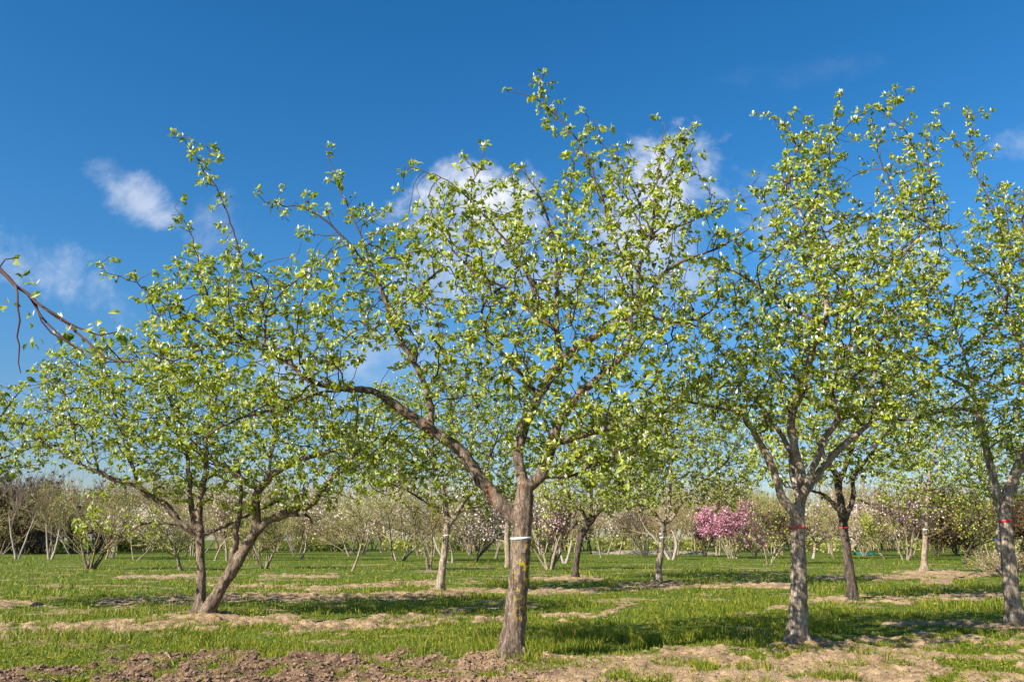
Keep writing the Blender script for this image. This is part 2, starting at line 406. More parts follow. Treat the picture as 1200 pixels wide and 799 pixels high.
brown = t.mix(t.ramp(nA, .35, .65), (0.1044, 0.0609, 0.0365, 1), (0.2610, 0.1653, 0.1001, 1))
# bluish brown turned soil on the left foreground, sand elsewhere
lf = t.math('MULTIPLY', t.ramp(sp.outputs[0], 0.6, -1.6), t.ramp(sp.outputs[1], 14.5, 13.2))
sc_ = t.mix(t.math('MAXIMUM', t.math('MULTIPLY', lf, 0.9), t.ramp(nC, .52, .66, 0, .55)), sand, brown)
sc_ = t.mix(t.ramp(nB, .55, .68, 0, .5), sc_, (0.16, 0.105, 0.07, 1))
moss = t.math('MULTIPLY', t.ramp(t.noise(co, 2.3, 5, .6), .56, .66), t.ramp(sp.outputs[0], 0.0, 5.0, .35, .8))
sc_ = t.mix(moss, sc_, (0.30, 0.24, 0.04, 1))
gr = t.mix(t.ramp(nA, .35, .65), (0.0554, 0.0952, 0.0103, 1), (0.1211, 0.1618, 0.0171, 1))
gr = t.mix(t.ramp(nD, .5, .7, 0, .6), gr, (0.21, 0.18, 0.045, 1))
gr = t.mix(t.ramp(nB, .55, .75, 0, .5), gr, (0.05, 0.09, 0.015, 1))
msk = t.ramp(t.math('ADD', at_.outputs['Fac'], t.math('MULTIPLY', t.math('SUBTRACT', nB, .5), .9)), .3, .55)
t.link(t.mix(msk, gr, sc_), b.inputs['Base Color']); b.inputs['Roughness'].default_value = .95; b.inputs['Specular IOR Level'].default_value = .1
bp = t.new('ShaderNodeBump'); bp.inputs['Strength'].default_value = .9; bp.inputs['Distance'].default_value = .05
t.link(t.math('ADD', nA, nB), bp.inputs['Height']); t.link(bp.outputs[0], b.inputs['Normal'])
gme = mesh_np('ground', np.stack([GX, GY, GZ], -1), [gq], [m_g])
a_ = gme.attributes.new('soil', 'FLOAT', 'POINT'); a_.data.foreach_set('value', GM.ravel().astype(np.float32))
tag(link('ground', gme), kind='structure')

# ------------------------------------------------------------------ tree machinery
def colonize(pos, par, att, step, infl, kill, iters, rng, up=0.12, jit=0.25):
    pos = [np.array(p) for p in pos]; par = list(par); cnt = [0] * len(pos)
    A = att.copy(); P = np.array(pos)
    nd = np.full(len(A), 1e9); ni = np.zeros(len(A), int)
    for s in range(0, len(P), 400):
        D = np.linalg.norm(A[:, None] - P[None, s:s + 400], axis=2); k = D.argmin(1); d = D[np.arange(len(A)), k]
        u = d < nd; nd[u] = d[u]; ni[u] = k[u] + s
    alive = nd > kill
    for it in range(iters):
        act = alive & (nd < infl)
        if not act.any(): break
        Pn = np.array(pos); idx = ni[act]; dv = unit(A[act] - Pn[idx])
        S = np.zeros((len(Pn), 3)); np.add.at(S, idx, dv)
        us = np.unique(idx); new = []; npar = []
        c = np.array(cnt)
        full = us[c[us] >= 3]
        if len(full): alive &= ~np.isin(ni, full)
        us = us[c[us] < 3]
        if not len(us): continue
        d = unit(unit(S[us]) + np.array([0, 0, up]) + rng.normal(size=(len(us), 3)) * jit)
        # keep some inertia of the parent segment
        pp = np.array(par)[us]; iner = np.where((pp >= 0)[:, None], unit(Pn[us] - Pn[np.maximum(pp, 0)]), 0)
        first = (c[us] == 0)[:, None]
        d = unit(d + 0.45 * iner * first)
        new = Pn[us] + d * step * rng.uniform(.8, 1.2, (len(us), 1))
        b0 = len(pos)
        for k, u_ in enumerate(us): pos.append(new[k]); par.append(int(u_)); cnt.append(0); cnt[u_] += 1
        D = np.linalg.norm(A[:, None] - new[None], axis=2); k = D.argmin(1); dd = D[np.arange(len(A)), k]
        u = dd < nd; nd[u] = dd[u]; ni[u] = k[u] + b0
        alive &= nd > kill
    return np.array(pos), np.array(par)

def build_tree(name, label, base, trunk_limbs, polys, seed, bark, twig=M_TWIG, group=None, natt=2500, step=.17, rdepth=2.3,
               leafL=.1, leaf_scale=1.0, tipr=.0046, bands=(), dens=1.0, remesh=.016, category='tree', Y0=None, minthick=.022, cluster=(7, 11), kill=None, shoot=1.0, budp=1.0):
    """base: (px,py); limbs: lists of (px, py, radius px[, dy]); the first is the trunk.
       polys: list of (polygon, dy, depth radius, share)"""
    leafL *= .97; rng = np.random.default_rng(seed)
    Y0 = Y0 or depth_of(base[1]); B0 = at(base[0], base[1], Y0); B0[2] = ground_z(B0[0], B0[1])
    nodes = []; par = []; rad = []; keep = []
    for li, L in enumerate(trunk_limbs):
        dyc = 0.0; pts = []
        for p in L:
            if len(p) > 3: dyc = p[3]
            Yp = Y0 + dyc; w_ = at(p[0], p[1], Yp); sc = Yp / F
            pts.append([w_[0], w_[1], w_[2], p[2] * sc * .86])
        pts = np.array(pts)
        if li == 0: pts[0, 2] = B0[2] - 0.12
        if len(nodes):
            N = np.array(nodes); d = np.linalg.norm(N - pts[0, :3], axis=1)
            k = int(d.argmin())
            # join to the wood already there, preferring nodes seen at the joint (depth follows the parent)
            px0, py0 = L[0][0], L[0][1]; qx, qy = project(N); pd = np.hypot(qx - px0, qy - py0); k = int((pd + 2 * np.array([0 if r > L[0][2] * Y0 / F * .5 else 3 for r in rad])).argmin())
            # shift depth smoothly so that the limb starts at its parent
            off = N[k, 1] - pts[0, 1]
            if off and len(L[0]) <= 3:
                newp = []
                for i, p in enumerate(L):
                    Yp = pts[i, 1] + off; w_ = at(p[0], p[1], Yp); newp.append([w_[0], w_[1], w_[2], p[2] * Yp / F * .86])
                pts = np.array(newp)
            pts = np.concatenate([[np.r_[N[k], min(pts[0, 3], rad[k])]], pts]) if np.linalg.norm(N[k] - pts[0, :3]) > .03 else np.concatenate([[np.r_[N[k], pts[0, 3]]], pts[1:]])
        else: k = -1
        P = chaikin(pts, 2); P = resample(P, step * .6)
        nj = rng.normal(size=(len(P), 3)) * step * (.05 if li else .02); nj[:1] = 0; P[:, :3] += nj
        last = k
        st_ = 0 if k < 0 else 1
        for i in range(st_, len(P)):
            nodes.append(P[i, :3]); rad.append(P[i, 3]); par.append(last); last = len(nodes) - 1; keep.append(True)
    n0 = len(nodes)
    # attractors
    att = []
    tw = sum(p[3] for p in polys)
    for poly, dy, rd, share in polys:
        poly = np.array(poly, float); n = int(natt * share / tw)
        x0, y0 = poly.min(0); x1, y1 = poly.max(0)
        X = rng.uniform(x0, x1, n * 8); Yp = rng.uniform(y0, y1, n * 8)
        ok = inside(poly, X, Yp); X, Yp = X[ok], Yp[ok]
        d = pdist(poly, X, Yp) * Y0 / F
        dd = np.minimum(d * 1.3, rd); th = np.sqrt(np.maximum(2 * rd * dd - dd * dd, .02))
        pr = th / th.max(); s = rng.random(len(X)) < pr
        X, Yp, th = X[s][:n], Yp[s][:n], th[s][:n]
        z = rng.uniform(-1, 1, len(X)) * th
        att.append(at(X, Yp, Y0 + dy + z))
    # side twigs along the traced shoots
    for L in trunk_limbs[1:]:
        pts = np.array([[p[0], p[1], p[2]] for p in L if p[2] * 12.4 / Y0 < 2.6 * 12.4 / Y0])
        if len(pts) < 2: continue
        ln_ = np.hypot(*np.diff(pts[:, :2], axis=0).T).sum() * Y0 / F; k = int(ln_ * 11 * shoot)
        if k < 1: continue
        u = rng.uniform(0, len(pts) - 1.25, k); i_ = np.minimum(u.astype(int), len(pts) - 2); f_ = (u - i_)[:, None]
        c_ = pts[i_] * (1 - f_) + pts[i_ + 1] * f_
        W_ = at(c_[:, 0], c_[:, 1], Y0); N_ = np.array(nodes); dn = np.linalg.norm((W_[:, None, [0, 2]] - N_[None][:, :, [0, 2]]), axis=2).argmin(1)
        W_[:, 1] = N_[dn, 1]; dr = unit(rng.normal(size=W_.shape) + np.array([0, 0, .2])); att.append(W_ + dr * rng.uniform(.16, .36, (k, 1)) * (step / .17))
    att = np.concatenate(att); att = att[att[:, 2] > 1.3]
    pos, par = colonize(nodes, par, att, step, step * 9, (kill or step * .9), 70, rng)
    n = len(pos)
    # radii by the pipe model
    r = np.full(n, 0.0); ch = [[] for _ in range(n)]
    for i in range(n):
        if par[i] >= 0: ch[par[i]].append(i)
    acc = np.zeros(n); order = list(range(n))[::-1]
    e = 2.35
    for i in order:
        if not ch[i]: acc[i] = tipr ** e
        r[i] = (acc[i]) ** (1 / e) if acc[i] > 0 else tipr
        if i < n0: r[i] = max(rad[i], tipr); r_i = min(r[i], .05)
        else: r_i = r[i]
        if par[i] >= 0: acc[par[i]] += (r_i if i >= n0 else min(r[i], acc[i] ** (1 / e))) ** e
    # chains
    isroot = [True] * n; chains = []
    main = [-1] * n
    for i in range(n):
        if ch[i]:
            m = max(ch[i], key=lambda c: (r[c])); main[i] = m
    started = [i for i in range(n) if par[i] < 0 or main[par[i]] != i]
    thick = Tubes(); thin = Tubes()
    for s in started:
        c = [s]; 
        while main[c[-1]] >= 0: c.append(main[c[-1]])
        ps = pos[c]; rs = r[c].copy()
        if par[s] >= 0:
            ps = np.concatenate([pos[par[s]][None], ps]); rs = np.r_[min(r[par[s]], rs[0] * 1.25), rs]
        big = rs > minthick
        kb = int(np.argmax(~big)) if (~big).any() else len(rs)
        if kb >= 2: thick.add(ps[:kb + 1], rs[:kb + 1], 10 if rs[0] > .06 else 7, .05, rng)
        if kb < len(rs):
            a = max(0, kb - 1); q = ps[a:]; rr = rs[a:]
            if len(q) >= 2: thin.add(q, rr, 4 if rr.max() < .012 else 6)
    root = empty(name, B0, label, category, group)
    # trunk: voxel-merged wood so that forks flow together
    me = thick.mesh('trunk', bark, B0)
    if remesh:
        # end caps so the voxel remesh is closed
        tmp = bpy.data.objects.new('tmp', me); COL.objects.link(tmp)
        import bmesh
        bm = bmesh.new(); bm.from_mesh(me); bmesh.ops.holes_fill(bm, edges=[e_ for e_ in bm.edges if e_.is_boundary], sides=0); bm.to_mesh(me); bm.free()
        md = tmp.modifiers.new('r', 'REMESH'); md.mode = 'VOXEL'; md.voxel_size = remesh; md.use_smooth_shade = True
        sm = tmp.modifiers.new('s', 'SMOOTH'); sm.factor = .5; sm.iterations = 3
        dg = bpy.context.evaluated_depsgraph_get(); me2 = bpy.data.meshes.new_from_object(tmp.evaluated_get(dg))
        bpy.data.objects.remove(tmp)
        V = np.empty(len(me2.vertices) * 3, np.float32); me2.vertices.foreach_get('co', V); V = V.reshape(-1, 3)
        Nn = np.empty(len(me2.vertices) * 3, np.float32); me2.vertices.foreach_get('normal', Nn); Nn = Nn.reshape(-1, 3)
        k = (vnoise(V[:, 0] * 1.0 + V[:, 1] * .7, V[:, 2] * .35 + V[:, 1], 11, 3) - .5) * .014 + (vnoise(V[:, 0] + V[:, 1], V[:, 2] * .4, 26, 4) - .5) * .01
        ang = np.arctan2(V[:, 1], V[:, 0]); flare = np.clip(1 - V[:, 2] / .45, 0, 1) ** 2 * (.012 + np.maximum(np.sin(ang * 5 + seed + np.sin(ang * 2)), 0) * .055)
        V = V + Nn * (k + flare)[:, None]
        me2.vertices.foreach_set('co', V.ravel()); me2.update(); me = me2
        me.name = 'trunk'
        if not me.materials: me.materials.append(bark)
    tr = link('trunk', me, root)
    link('branches', thin.mesh('branches', twig, B0), root)
    # foliage: clusters on short spurs
    sel = np.array([i for i in range(n) if r[i] < (.0125 if Y0 > 6 else .0095) and (i >= n0 or r[i] < .011)])
    sel = sel[rng.random(len(sel)) < np.where(sel < n0, .75, .49) * dens]
    tips = np.array([i for i in range(n) if not ch[i] and r[i] < .0125])
    tips = tips[rng.random(len(tips)) < .95]; sel = np.unique(np.concatenate([sel, tips]))
    P = pos[sel]; pp = par[sel]; sd = unit(P - pos[np.maximum(pp, 0)])
    m = len(P)
    spur = unit(sd * .5 + rng.normal(size=(m, 3)) * .6 + np.array([0, 0, .35])); sl = rng.uniform(.02, .11, (m, 1)) * leaf_scale
    t_along = rng.uniform(-1, 0, (m, 1)) * step
    Pb = P + sd * t_along * (np.isin(sel, tips)[:, None] == False)
    Pc = Pb + spur * sl
    lv = []; ld = []; ln = []; ll = []; lw = []
    nl = rng.integers(cluster[0], cluster[1] + 1, m) - (rng.random(m) < .25) * 2
    for k in range(cluster[1]):
        a = nl > k; q = Pc[a] + rng.normal(size=(a.sum(), 3)) * .026 * leaf_scale
        th = rng.uniform(0, 2 * math.pi, a.sum())
        rd_ = np.stack([np.cos(th), np.sin(th), rng.uniform(-1.5, .5, a.sum())], 1)
        d = unit(rd_ + spur[a] * .3); nn = unit(np.array([0, 0, .7]) + rng.normal(size=d.shape) * .7)
        lv.append(q); ld.append(d); ln.append(nn); s_ = rng.uniform(.42, 1.2, len(q)); ll.append(leafL * s_); lw.append(leafL * s_ * rng.uniform(.5, .68, len(q)))
    V1, F1 = leaves(np.concatenate(lv), np.concatenate(ld), np.concatenate(ln), np.concatenate(ll), np.concatenate(lw))
    # silvery unfolding tips
    bsel = rng.random(m) < .8 * budp; q = np.repeat(Pc[bsel], 2, 0)
    d = unit(np.array([0, 0, 1.1]) + rng.normal(size=q.shape) * .38 + np.repeat(spur[bsel], 2, 0) * .4)
    V2, F2 = quads(q + d * leafL * .1, d, unit(rng.normal(size=q.shape)), rng.uniform(.45, .9, len(q)) * leafL, rng.uniform(.2, .34, len(q)) * leafL)
    V = np.concatenate([V1, V2]) - B0
    link('foliage', mesh_np('foliage', V, [F1, F2 + len(V1)], [M_LEAF, M_BUD], [0, 1], smooth=False), root)
    # bands
    for (py, mm, lab, hh) in bands:
        limb = np.array([list(p[:3]) for p in trunk_limbs[0]], float)
        lim = limb[np.argsort(limb[:, 1])]
        bx = np.interp(py, lim[:, 1], lim[:, 0]); br = np.interp(py, lim[:, 1], lim[:, 2]) * Y0 / F
        w0 = at(bx, py, Y0) - B0
        th = np.linspace(0, 2 * math.pi, 33)[:-1]
        hh *= .62; vs_ = [v.co.copy() for v in me.vertices]; bv = BVHTree.FromPolygons(vs_, [list(p.vertices) for p in me.polygons]) if bands[0][0] == py else bv
        zc = w0[2]; cen = w0[:2].copy(); rads = []
        for t_ in th:
            dr = Vector((math.cos(t_), math.sin(t_), 0)); hit = bv.ray_cast(Vector((cen[0], cen[1], zc)) + dr * .6, -dr, .6)
            rads.append((Vector(hit[0][:2]) - Vector(cen)).length if hit[0] is not None else br)
        rads = np.array(rads); rads = np.maximum(rads, np.roll(rads, 1) * .98); ring = []
        for dz, ro in ((-hh, -.01), (-hh, .007), (hh, .007), (hh, -.01)):
            ring.append(np.stack([w0[0] + (rads + ro) * np.cos(th), w0[1] + (rads + ro) * np.sin(th), w0[2] + dz + .01 * np.sin(th + 1)], 1))
        Vb = np.concatenate(ring); fb = []
        for a_i in range(4):
            b_i = (a_i + 1) % 4
            for j in range(32): fb.append([a_i * 32 + j, a_i * 32 + (j + 1) % 32, b_i * 32 + (j + 1) % 32, b_i * 32 + j])
        bo = link('marker_band', mesh_np('marker_band', Vb, [fb], [mm]), root); bo['label'] = lab
    print(name, 'nodes', n, 'leaves', len(F1) // 2)
    return root

QG = 'quince trees of the orchard'
# ---- the middle tree in front
B_limbs = [
 [(599, 775, 18), (601, 755, 16.5), (604, 725, 15), (607, 690, 14), (609, 655, 13.6), (611, 630, 13.5), (612, 605, 13.5), (615, 580, 12.5), (616, 570, 12)],
 [(612, 612, 10.5), (596, 600, 10.5), (576, 580, 9.6), (560, 557, 8.8), (543, 531, 8), (527, 518, 7.6), (507, 505, 7.2), (488, 492, 6.7), (468, 477, 6), (449, 465, 5.4), (429, 456, 4.9), (408, 456, 4.4, -.3), (385, 452, 4.1, -.5), (360, 446, 3.9), (337, 423, 4), (311, 406, 3.6), (285, 398, 3)],
 [(507, 505, 5), (506, 490, 4.6), (504, 472, 4.5), (498, 450, 4.3), (488, 430, 4), (478, 414, 3.8), (467, 393, 3.5), (459, 375, 3.2), (449, 345, 3), (439, 319, 2.4), (421, 300, 1.8), (395, 270, 1.5), (376, 254, 1.2), (356, 243, .9), (324, 240, .7), (312, 237, .5)],
 [(459, 375, 2.5), (475, 352, 2.4), (488, 345, 2.4), (501, 329, 2), (520, 312, 1)],
 [(311, 406, 2.4), (312, 372, 2), (301, 345, 1.7), (288, 320, 1.5), (278, 287, 1.3), (265, 245, 1.1), (252, 215, .9), (236, 196, .7), (225, 184, .5)],
 [(285, 398, 2), (265, 380, 1.4), (249, 365, 1.3), (239, 332, 1.1), (229, 290, .9), (220, 264, .7), (211, 252, .5)],
 [(285, 398, 2), (249, 404, 1.8), (221, 416, 1.5), (182, 435, 1)],
 [(262, 402, 1.2), (240, 380, 1.1), (202, 354, .9), (182, 344, .8), (163, 334, .7), (152, 328, .5)],
 [(408, 457, 3), (375, 460, 2.6), (356, 467, 2.3), (330, 480, 2), (288, 485, 1.7), (259, 501, 1.3), (233, 517, .9)],
 [(449, 345, 1.6), (436, 310, 1.2), (420, 270, 1.2), (405, 235, 1), (392, 205, .8), (382, 175, .5)],
 # centre left stem
 [(616, 572, 8.5), (611, 555, 8), (607, 540, 7.5), (609, 520, 7.2), (614, 500, 7), (621, 482, 7), (631, 463, 7), (643, 443, 7), (656, 427, 6.8), (669, 414, 6), (688, 399, 5.5), (714, 385, 5.2), (734, 372, 4.8), (750, 363, 4.4), (763, 342, 4), (776, 320, 3), (802, 304, 2.2), (835, 295, 1.5), (861, 280, 1.2), (880, 265, .7)],
 [(656, 427, 4.6), (656, 410, 4.4), (654, 388, 4.2), (652, 359, 3.6), (654, 333, 3.2), (652, 301, 2.8), (644, 262, 1.8), (633, 230, 1.3), (623, 213, .9), (606, 195, .6)],
 [(654, 386, 4), (645, 381, 4), (628, 370, 3.8), (608, 349, 3.3), (589, 334, 3), (569, 328, 2.6), (553, 318, 2.1), (540, 304, 1.7), (528, 288, 1.3), (525, 272, .9)],
 [(628, 370, 2.4), (634, 345, 2), (611, 308, 1.7), (589, 278, 1.5), (572, 256, 1.3), (553, 236, 1.1), (537, 220, .9), (517, 208, .8), (498, 200, .7), (474, 194, .5)],
 [(545, 310, 1.4), (555, 260, 1.1), (550, 225, .9), (562, 195, .7), (568, 172, .5)],
 [(652, 359, 3, 0), (640, 372, 3), (628, 352, 2.4, .4), (612, 300, 1.5), (606, 250, 1), (600, 200, .6)],
 [(750, 363, 3.4), (748, 329, 3.1), (750, 301, 2.8), (763, 282, 2.4), (766, 260, 1.8), (766, 236, 1.5), (771, 204, 1.1), (776, 165, .8), (780, 146, .5)],
 [(763, 280, 1.6), (760, 259, 1.4), (744, 230, 1.2), (731, 200, 1), (714, 178, .8), (701, 163, .5)],
 [(766, 275, 1.5), (779, 262, 1.3), (789, 223, 1), (802, 191, .8), (814, 172, .5)],
 [(763, 282, 1.5), (753, 272, 1.3), (740, 239, 1), (721, 213, .7)],
 [(763, 282, 1.6), (789, 269, 1.4), (812, 258, 1.1), (835, 249, .9), (861, 233, .5)],
 [(766, 240, 1), (785, 200, .8), (795, 165, .7), (815, 148, .5)],
 [(750, 320, 2), (738, 310, 1.9), (727, 298, 1.8), (714, 262, 1.6), (705, 230, 1.4), (692, 197, 1.2), (679, 168, 1), (662, 145, .9), (643, 126, .8), (626, 113, .7), (600, 108, .5)],
 [(654, 327, 1.8), (662, 288, 1.5), (666, 236, 1.1), (670, 200, .9), (678, 171, .7), (690, 138, .5)],
 [(643, 126, .6), (636, 112, .5), (630, 96, .4)],
 # right stem
 [(616, 572, 9, 0), (625, 568, 9), (634, 555, 8.5), (642, 535, 8), (649, 510, 7.2), (655, 492, 6.5), (662, 485, 6), (672, 469, 5.5), (688, 453, 5), (705, 440, 4.6), (727, 420, 4), (739, 404, 3.5), (739, 365, 2.6), (742, 330, 1.6), (738, 290, 1)],
 [(640, 540, 6, 0), (646, 521, 5.5), (669, 513, 5.2), (698, 505, 4.5), (718, 502, 3.4), (750, 490, 2), (790, 480, 1.2)],
 [(634, 558, 3), (650, 560, 2.4), (672, 558, 2.1), (697, 542, 1.6), (720, 532, 1)],
 [(750, 363, 3), (770, 375, 2.2), (800, 380, 2), (830, 370, 1.4), (850, 340, .8)],
 [(590, 334, 1.6), (570, 350, 2), (560, 370, 1.9), (585, 410, 2.2), (612, 440, 2.8), (630, 462, 3.5)],
]
B_polys = [([(400, 305), (425, 260), (480, 225), (545, 215), (600, 215), (640, 220), (690, 190), (750, 170), (815, 175), (845, 240), (862, 300), (850, 380), (840, 450), (800, 520), (750, 570), (670, 580), (600, 545), (540, 480), (480, 440), (410, 440), (370, 430)], .0, 2.3, 1.0),
           ([(160, 345), (205, 300), (225, 280), (285, 285), (320, 310), (345, 285), (400, 290), (420, 440), (390, 500), (330, 505), (250, 490), (190, 455), (160, 400)], -.6, 1.4, .42),
           ([(360, 470), (440, 490), (540, 560), (480, 575), (400, 560)], 0, .9, .14),
           ([(590, 470), (800, 470), (790, 560), (715, 592), (640, 575)], -.5, 1.5, .15)]
build_tree('quince_tree', 'large front quince tree with white band on a yellow-lichened trunk and long limb reaching left', (600, 775), B_limbs, B_polys, 11,
           M_BARK_BROWN, group=QG, natt=3400, bands=[(630, M_WHITE, 'white marker band', .022)])

# ---- right of it, red band
C_limbs = [
 [(934, 758, 14.5), (935, 740, 13), (936, 715, 12), (936, 680, 10.8), (935, 640, 9.8), (934, 610, 9.6), (934, 596, 9.8)],
 [(931, 600, 6.5), (922, 592, 6.2), (915, 580, 5.8), (909, 562, 5.6), (905, 545, 5.4), (895, 527, 5), (885, 510, 4.6), (875, 492, 4.2), (865, 480, 3.6), (835, 477, 2.2), (805, 470, 1.2)],
 [(936, 595, 7.5), (940, 580, 7.2), (941, 562, 7), (936, 545, 6.6), (932, 527, 6.2), (927, 508, 5.8), (926, 490, 5.5), (932, 475, 5.4), (940, 457, 5.2), (948, 428, 5), (956, 398, 4.8), (967, 381, 4.6), (970, 362, 4), (964, 329, 3.4), (951, 304, 3), (945, 272, 2.6), (938, 252, 2.4), (930, 232, 2.1), (924, 215, 1.6), (926, 190, 1.3), (940, 167, 1), (947, 138, .6)],
 [(938, 588, 5), (930, 565, 4.4, .3), (928, 535, 4), (920, 515, 3.6), (910, 502, 3.3), (900, 488, 2.8), (885, 465, 2), (865, 440, 1.2)],
 [(938, 588, 5.5), (948, 560, 5.2, -.2), (958, 535, 5), (967, 510, 4.6), (980, 497, 4.2), (982, 485, 3.6), (975, 465, 3), (985, 430, 2.4), (1000, 400, 1.8), (1010, 360, 1.2)],
 [(934, 598, 6.5), (942, 577, 6), (955, 562, 5.6), (970, 540, 5), (982, 527, 4.8), (997, 515, 4.3), (1015, 500, 3.6), (1025, 488, 3), (1024, 464, 2.5), (1024, 425, 2.2), (1028, 400, 2.4), (1043, 384, 2.2), (1063, 359, 1.8), (1085, 332, 1.2)],
 [(965, 383, 3.4), (945, 370, 3.2), (926, 362, 2.8), (909, 348, 2.4), (890, 337, 1.9), (863, 318, 1.3), (840, 312, .7)],
 [(969, 370, 3.4), (985, 362, 3.2), (1005, 351, 3), (1030, 333, 2.8), (1049, 310, 2.6), (1063, 293, 2.4), (1076, 277, 2.2), (1087, 262, 2), (1097, 252, 1.6), (1092, 220, 1.2), (1085, 182, .8), (1088, 150, .5)],
 [(1087, 262, 1.8), (1068, 250, 1.6), (1052, 237, 1.4), (1042, 210, 1.2), (1032, 190, 1), (1027, 172, .8), (1022, 140, .5)],
 [(1087, 262, 1.5), (1080, 250, 1.3), (1079, 207, 1.1), (1072, 185, .9), (1067, 157, .8), (1045, 139, .7), (1025, 128, .5)],
 [(945, 268, 1.6), (960, 220, 1.5), (970, 197, 1.3), (972, 167, 1), (980, 135, .8), (985, 112, .5)],
 [(932, 236, 1.4), (918, 228, 1.3), (918, 216, 1.2), (935, 208, 1.1), (955, 190, .9), (975, 165, .8), (1000, 140, .7), (1020, 130, .6), (1045, 120, .5), (1067, 109, .4)],
 [(935, 175, 1), (925, 150, .8), (905, 137, .6), (886, 132, .4)],
 [(951, 304, 1.6), (925, 295, 1.3), (910, 268, 1.1), (898, 240, .8), (882, 218, .5)],
]
C_polys = [([(855, 335), (890, 285), (900, 225), (912, 170), (940, 158), (975, 145), (988, 200), (1000, 240), (1030, 225), (1048, 175), (1085, 185), (1110, 230), (1120, 290), (1130, 360), (1110, 440), (1070, 490), (1010, 510), (950, 480), (900, 510), (850, 510), (805, 470), (815, 400)], 0, 2.5, 1.0)]
build_tree('quince_tree', 'grey quince with red band on a straight trunk, in front of the dark shaded quince', (935, 758), C_limbs, C_polys, 12,
           M_BARK_GREY, group=QG, natt=2500, bands=[(618, M_RED, 'red marker band', .025)], leafL=.1)

# ---- right edge
D_limbs = [
 [(1192, 739, 13), (1189, 715, 11), (1185, 690, 9.8), (1181, 650, 9), (1178, 610, 8.6), (1177, 586, 8.6)],
 [(1174, 590, 6), (1168, 575, 5.6), (1162, 557, 5.2), (1159, 535, 5), (1152, 507, 4.6), (1147, 487, 4.2), (1142, 462, 3.5), (1126, 450, 2.8), (1112, 444, 2.3), (1090, 428, 1.8), (1063, 411, 1.1)],
 [(1178, 590, 7.5), (1186, 565, 7), (1194, 545, 6.6), (1206, 520, 6), (1216, 490, 5.5), (1222, 450, 5), (1212, 425, 4), (1197, 406, 3.6), (1184, 376, 3.2), (1173, 351, 2.9), (1167, 326, 2.6), (1155, 318, 2), (1134, 310, 1.6), (1118, 285, 1.1), (1108, 262, .7)],
 [(1148, 484, 3), (1122, 477, 2.6), (1100, 481, 2.3), (1077, 490, 2), (1057, 492, 1.6), (1042, 491, 1)],
 [(1167, 326, 2.2), (1184, 304, 2.1), (1196, 287, 1.8), (1200, 250, 1.3), (1205, 215, .8)],
 [(1180, 365, 2, -.3), (1178, 320, 1.6), (1175, 285, 1.3), (1170, 255, 1.1), (1155, 227, 1), (1142, 202, .9), (1130, 177, .8), (1107, 155, .6), (1095, 142, .4)],
 [(1184, 304, 1.2), (1182, 275, 1), (1180, 250, .8), (1175, 215, .5)],
 [(1222, 450, 4), (1250, 410, 3.5), (1280, 360, 3), (1300, 300, 2), (1290, 240, 1)],
 [(1216, 490, 4.5), (1260, 460, 4), (1310, 430, 3), (1350, 420, 2)],
 [(1142, 462, 2.5), (1135, 430, 2), (1120, 390, 1.6), (1118, 350, 1)],
 [(1142, 202, .7), (1140, 180, .5), (1133, 130, .4)],
]
D_polys = [([(1125, 260), (1150, 220), (1200, 215), (1290, 200), (1380, 290), (1400, 430), (1330, 520), (1220, 550), (1150, 530), (1090, 500), (1070, 450), (1100, 420), (1120, 340)], 0, 2.3, 1)]
build_tree('quince_tree', 'quince tree at the right edge with a red band on its slightly leaning trunk', (1192, 739), D_limbs, D_polys, 13,
           M_BARK_GREY, group=QG, natt=2600, bands=[(610, M_RED, 'red marker band', .03)], leafL=.1)

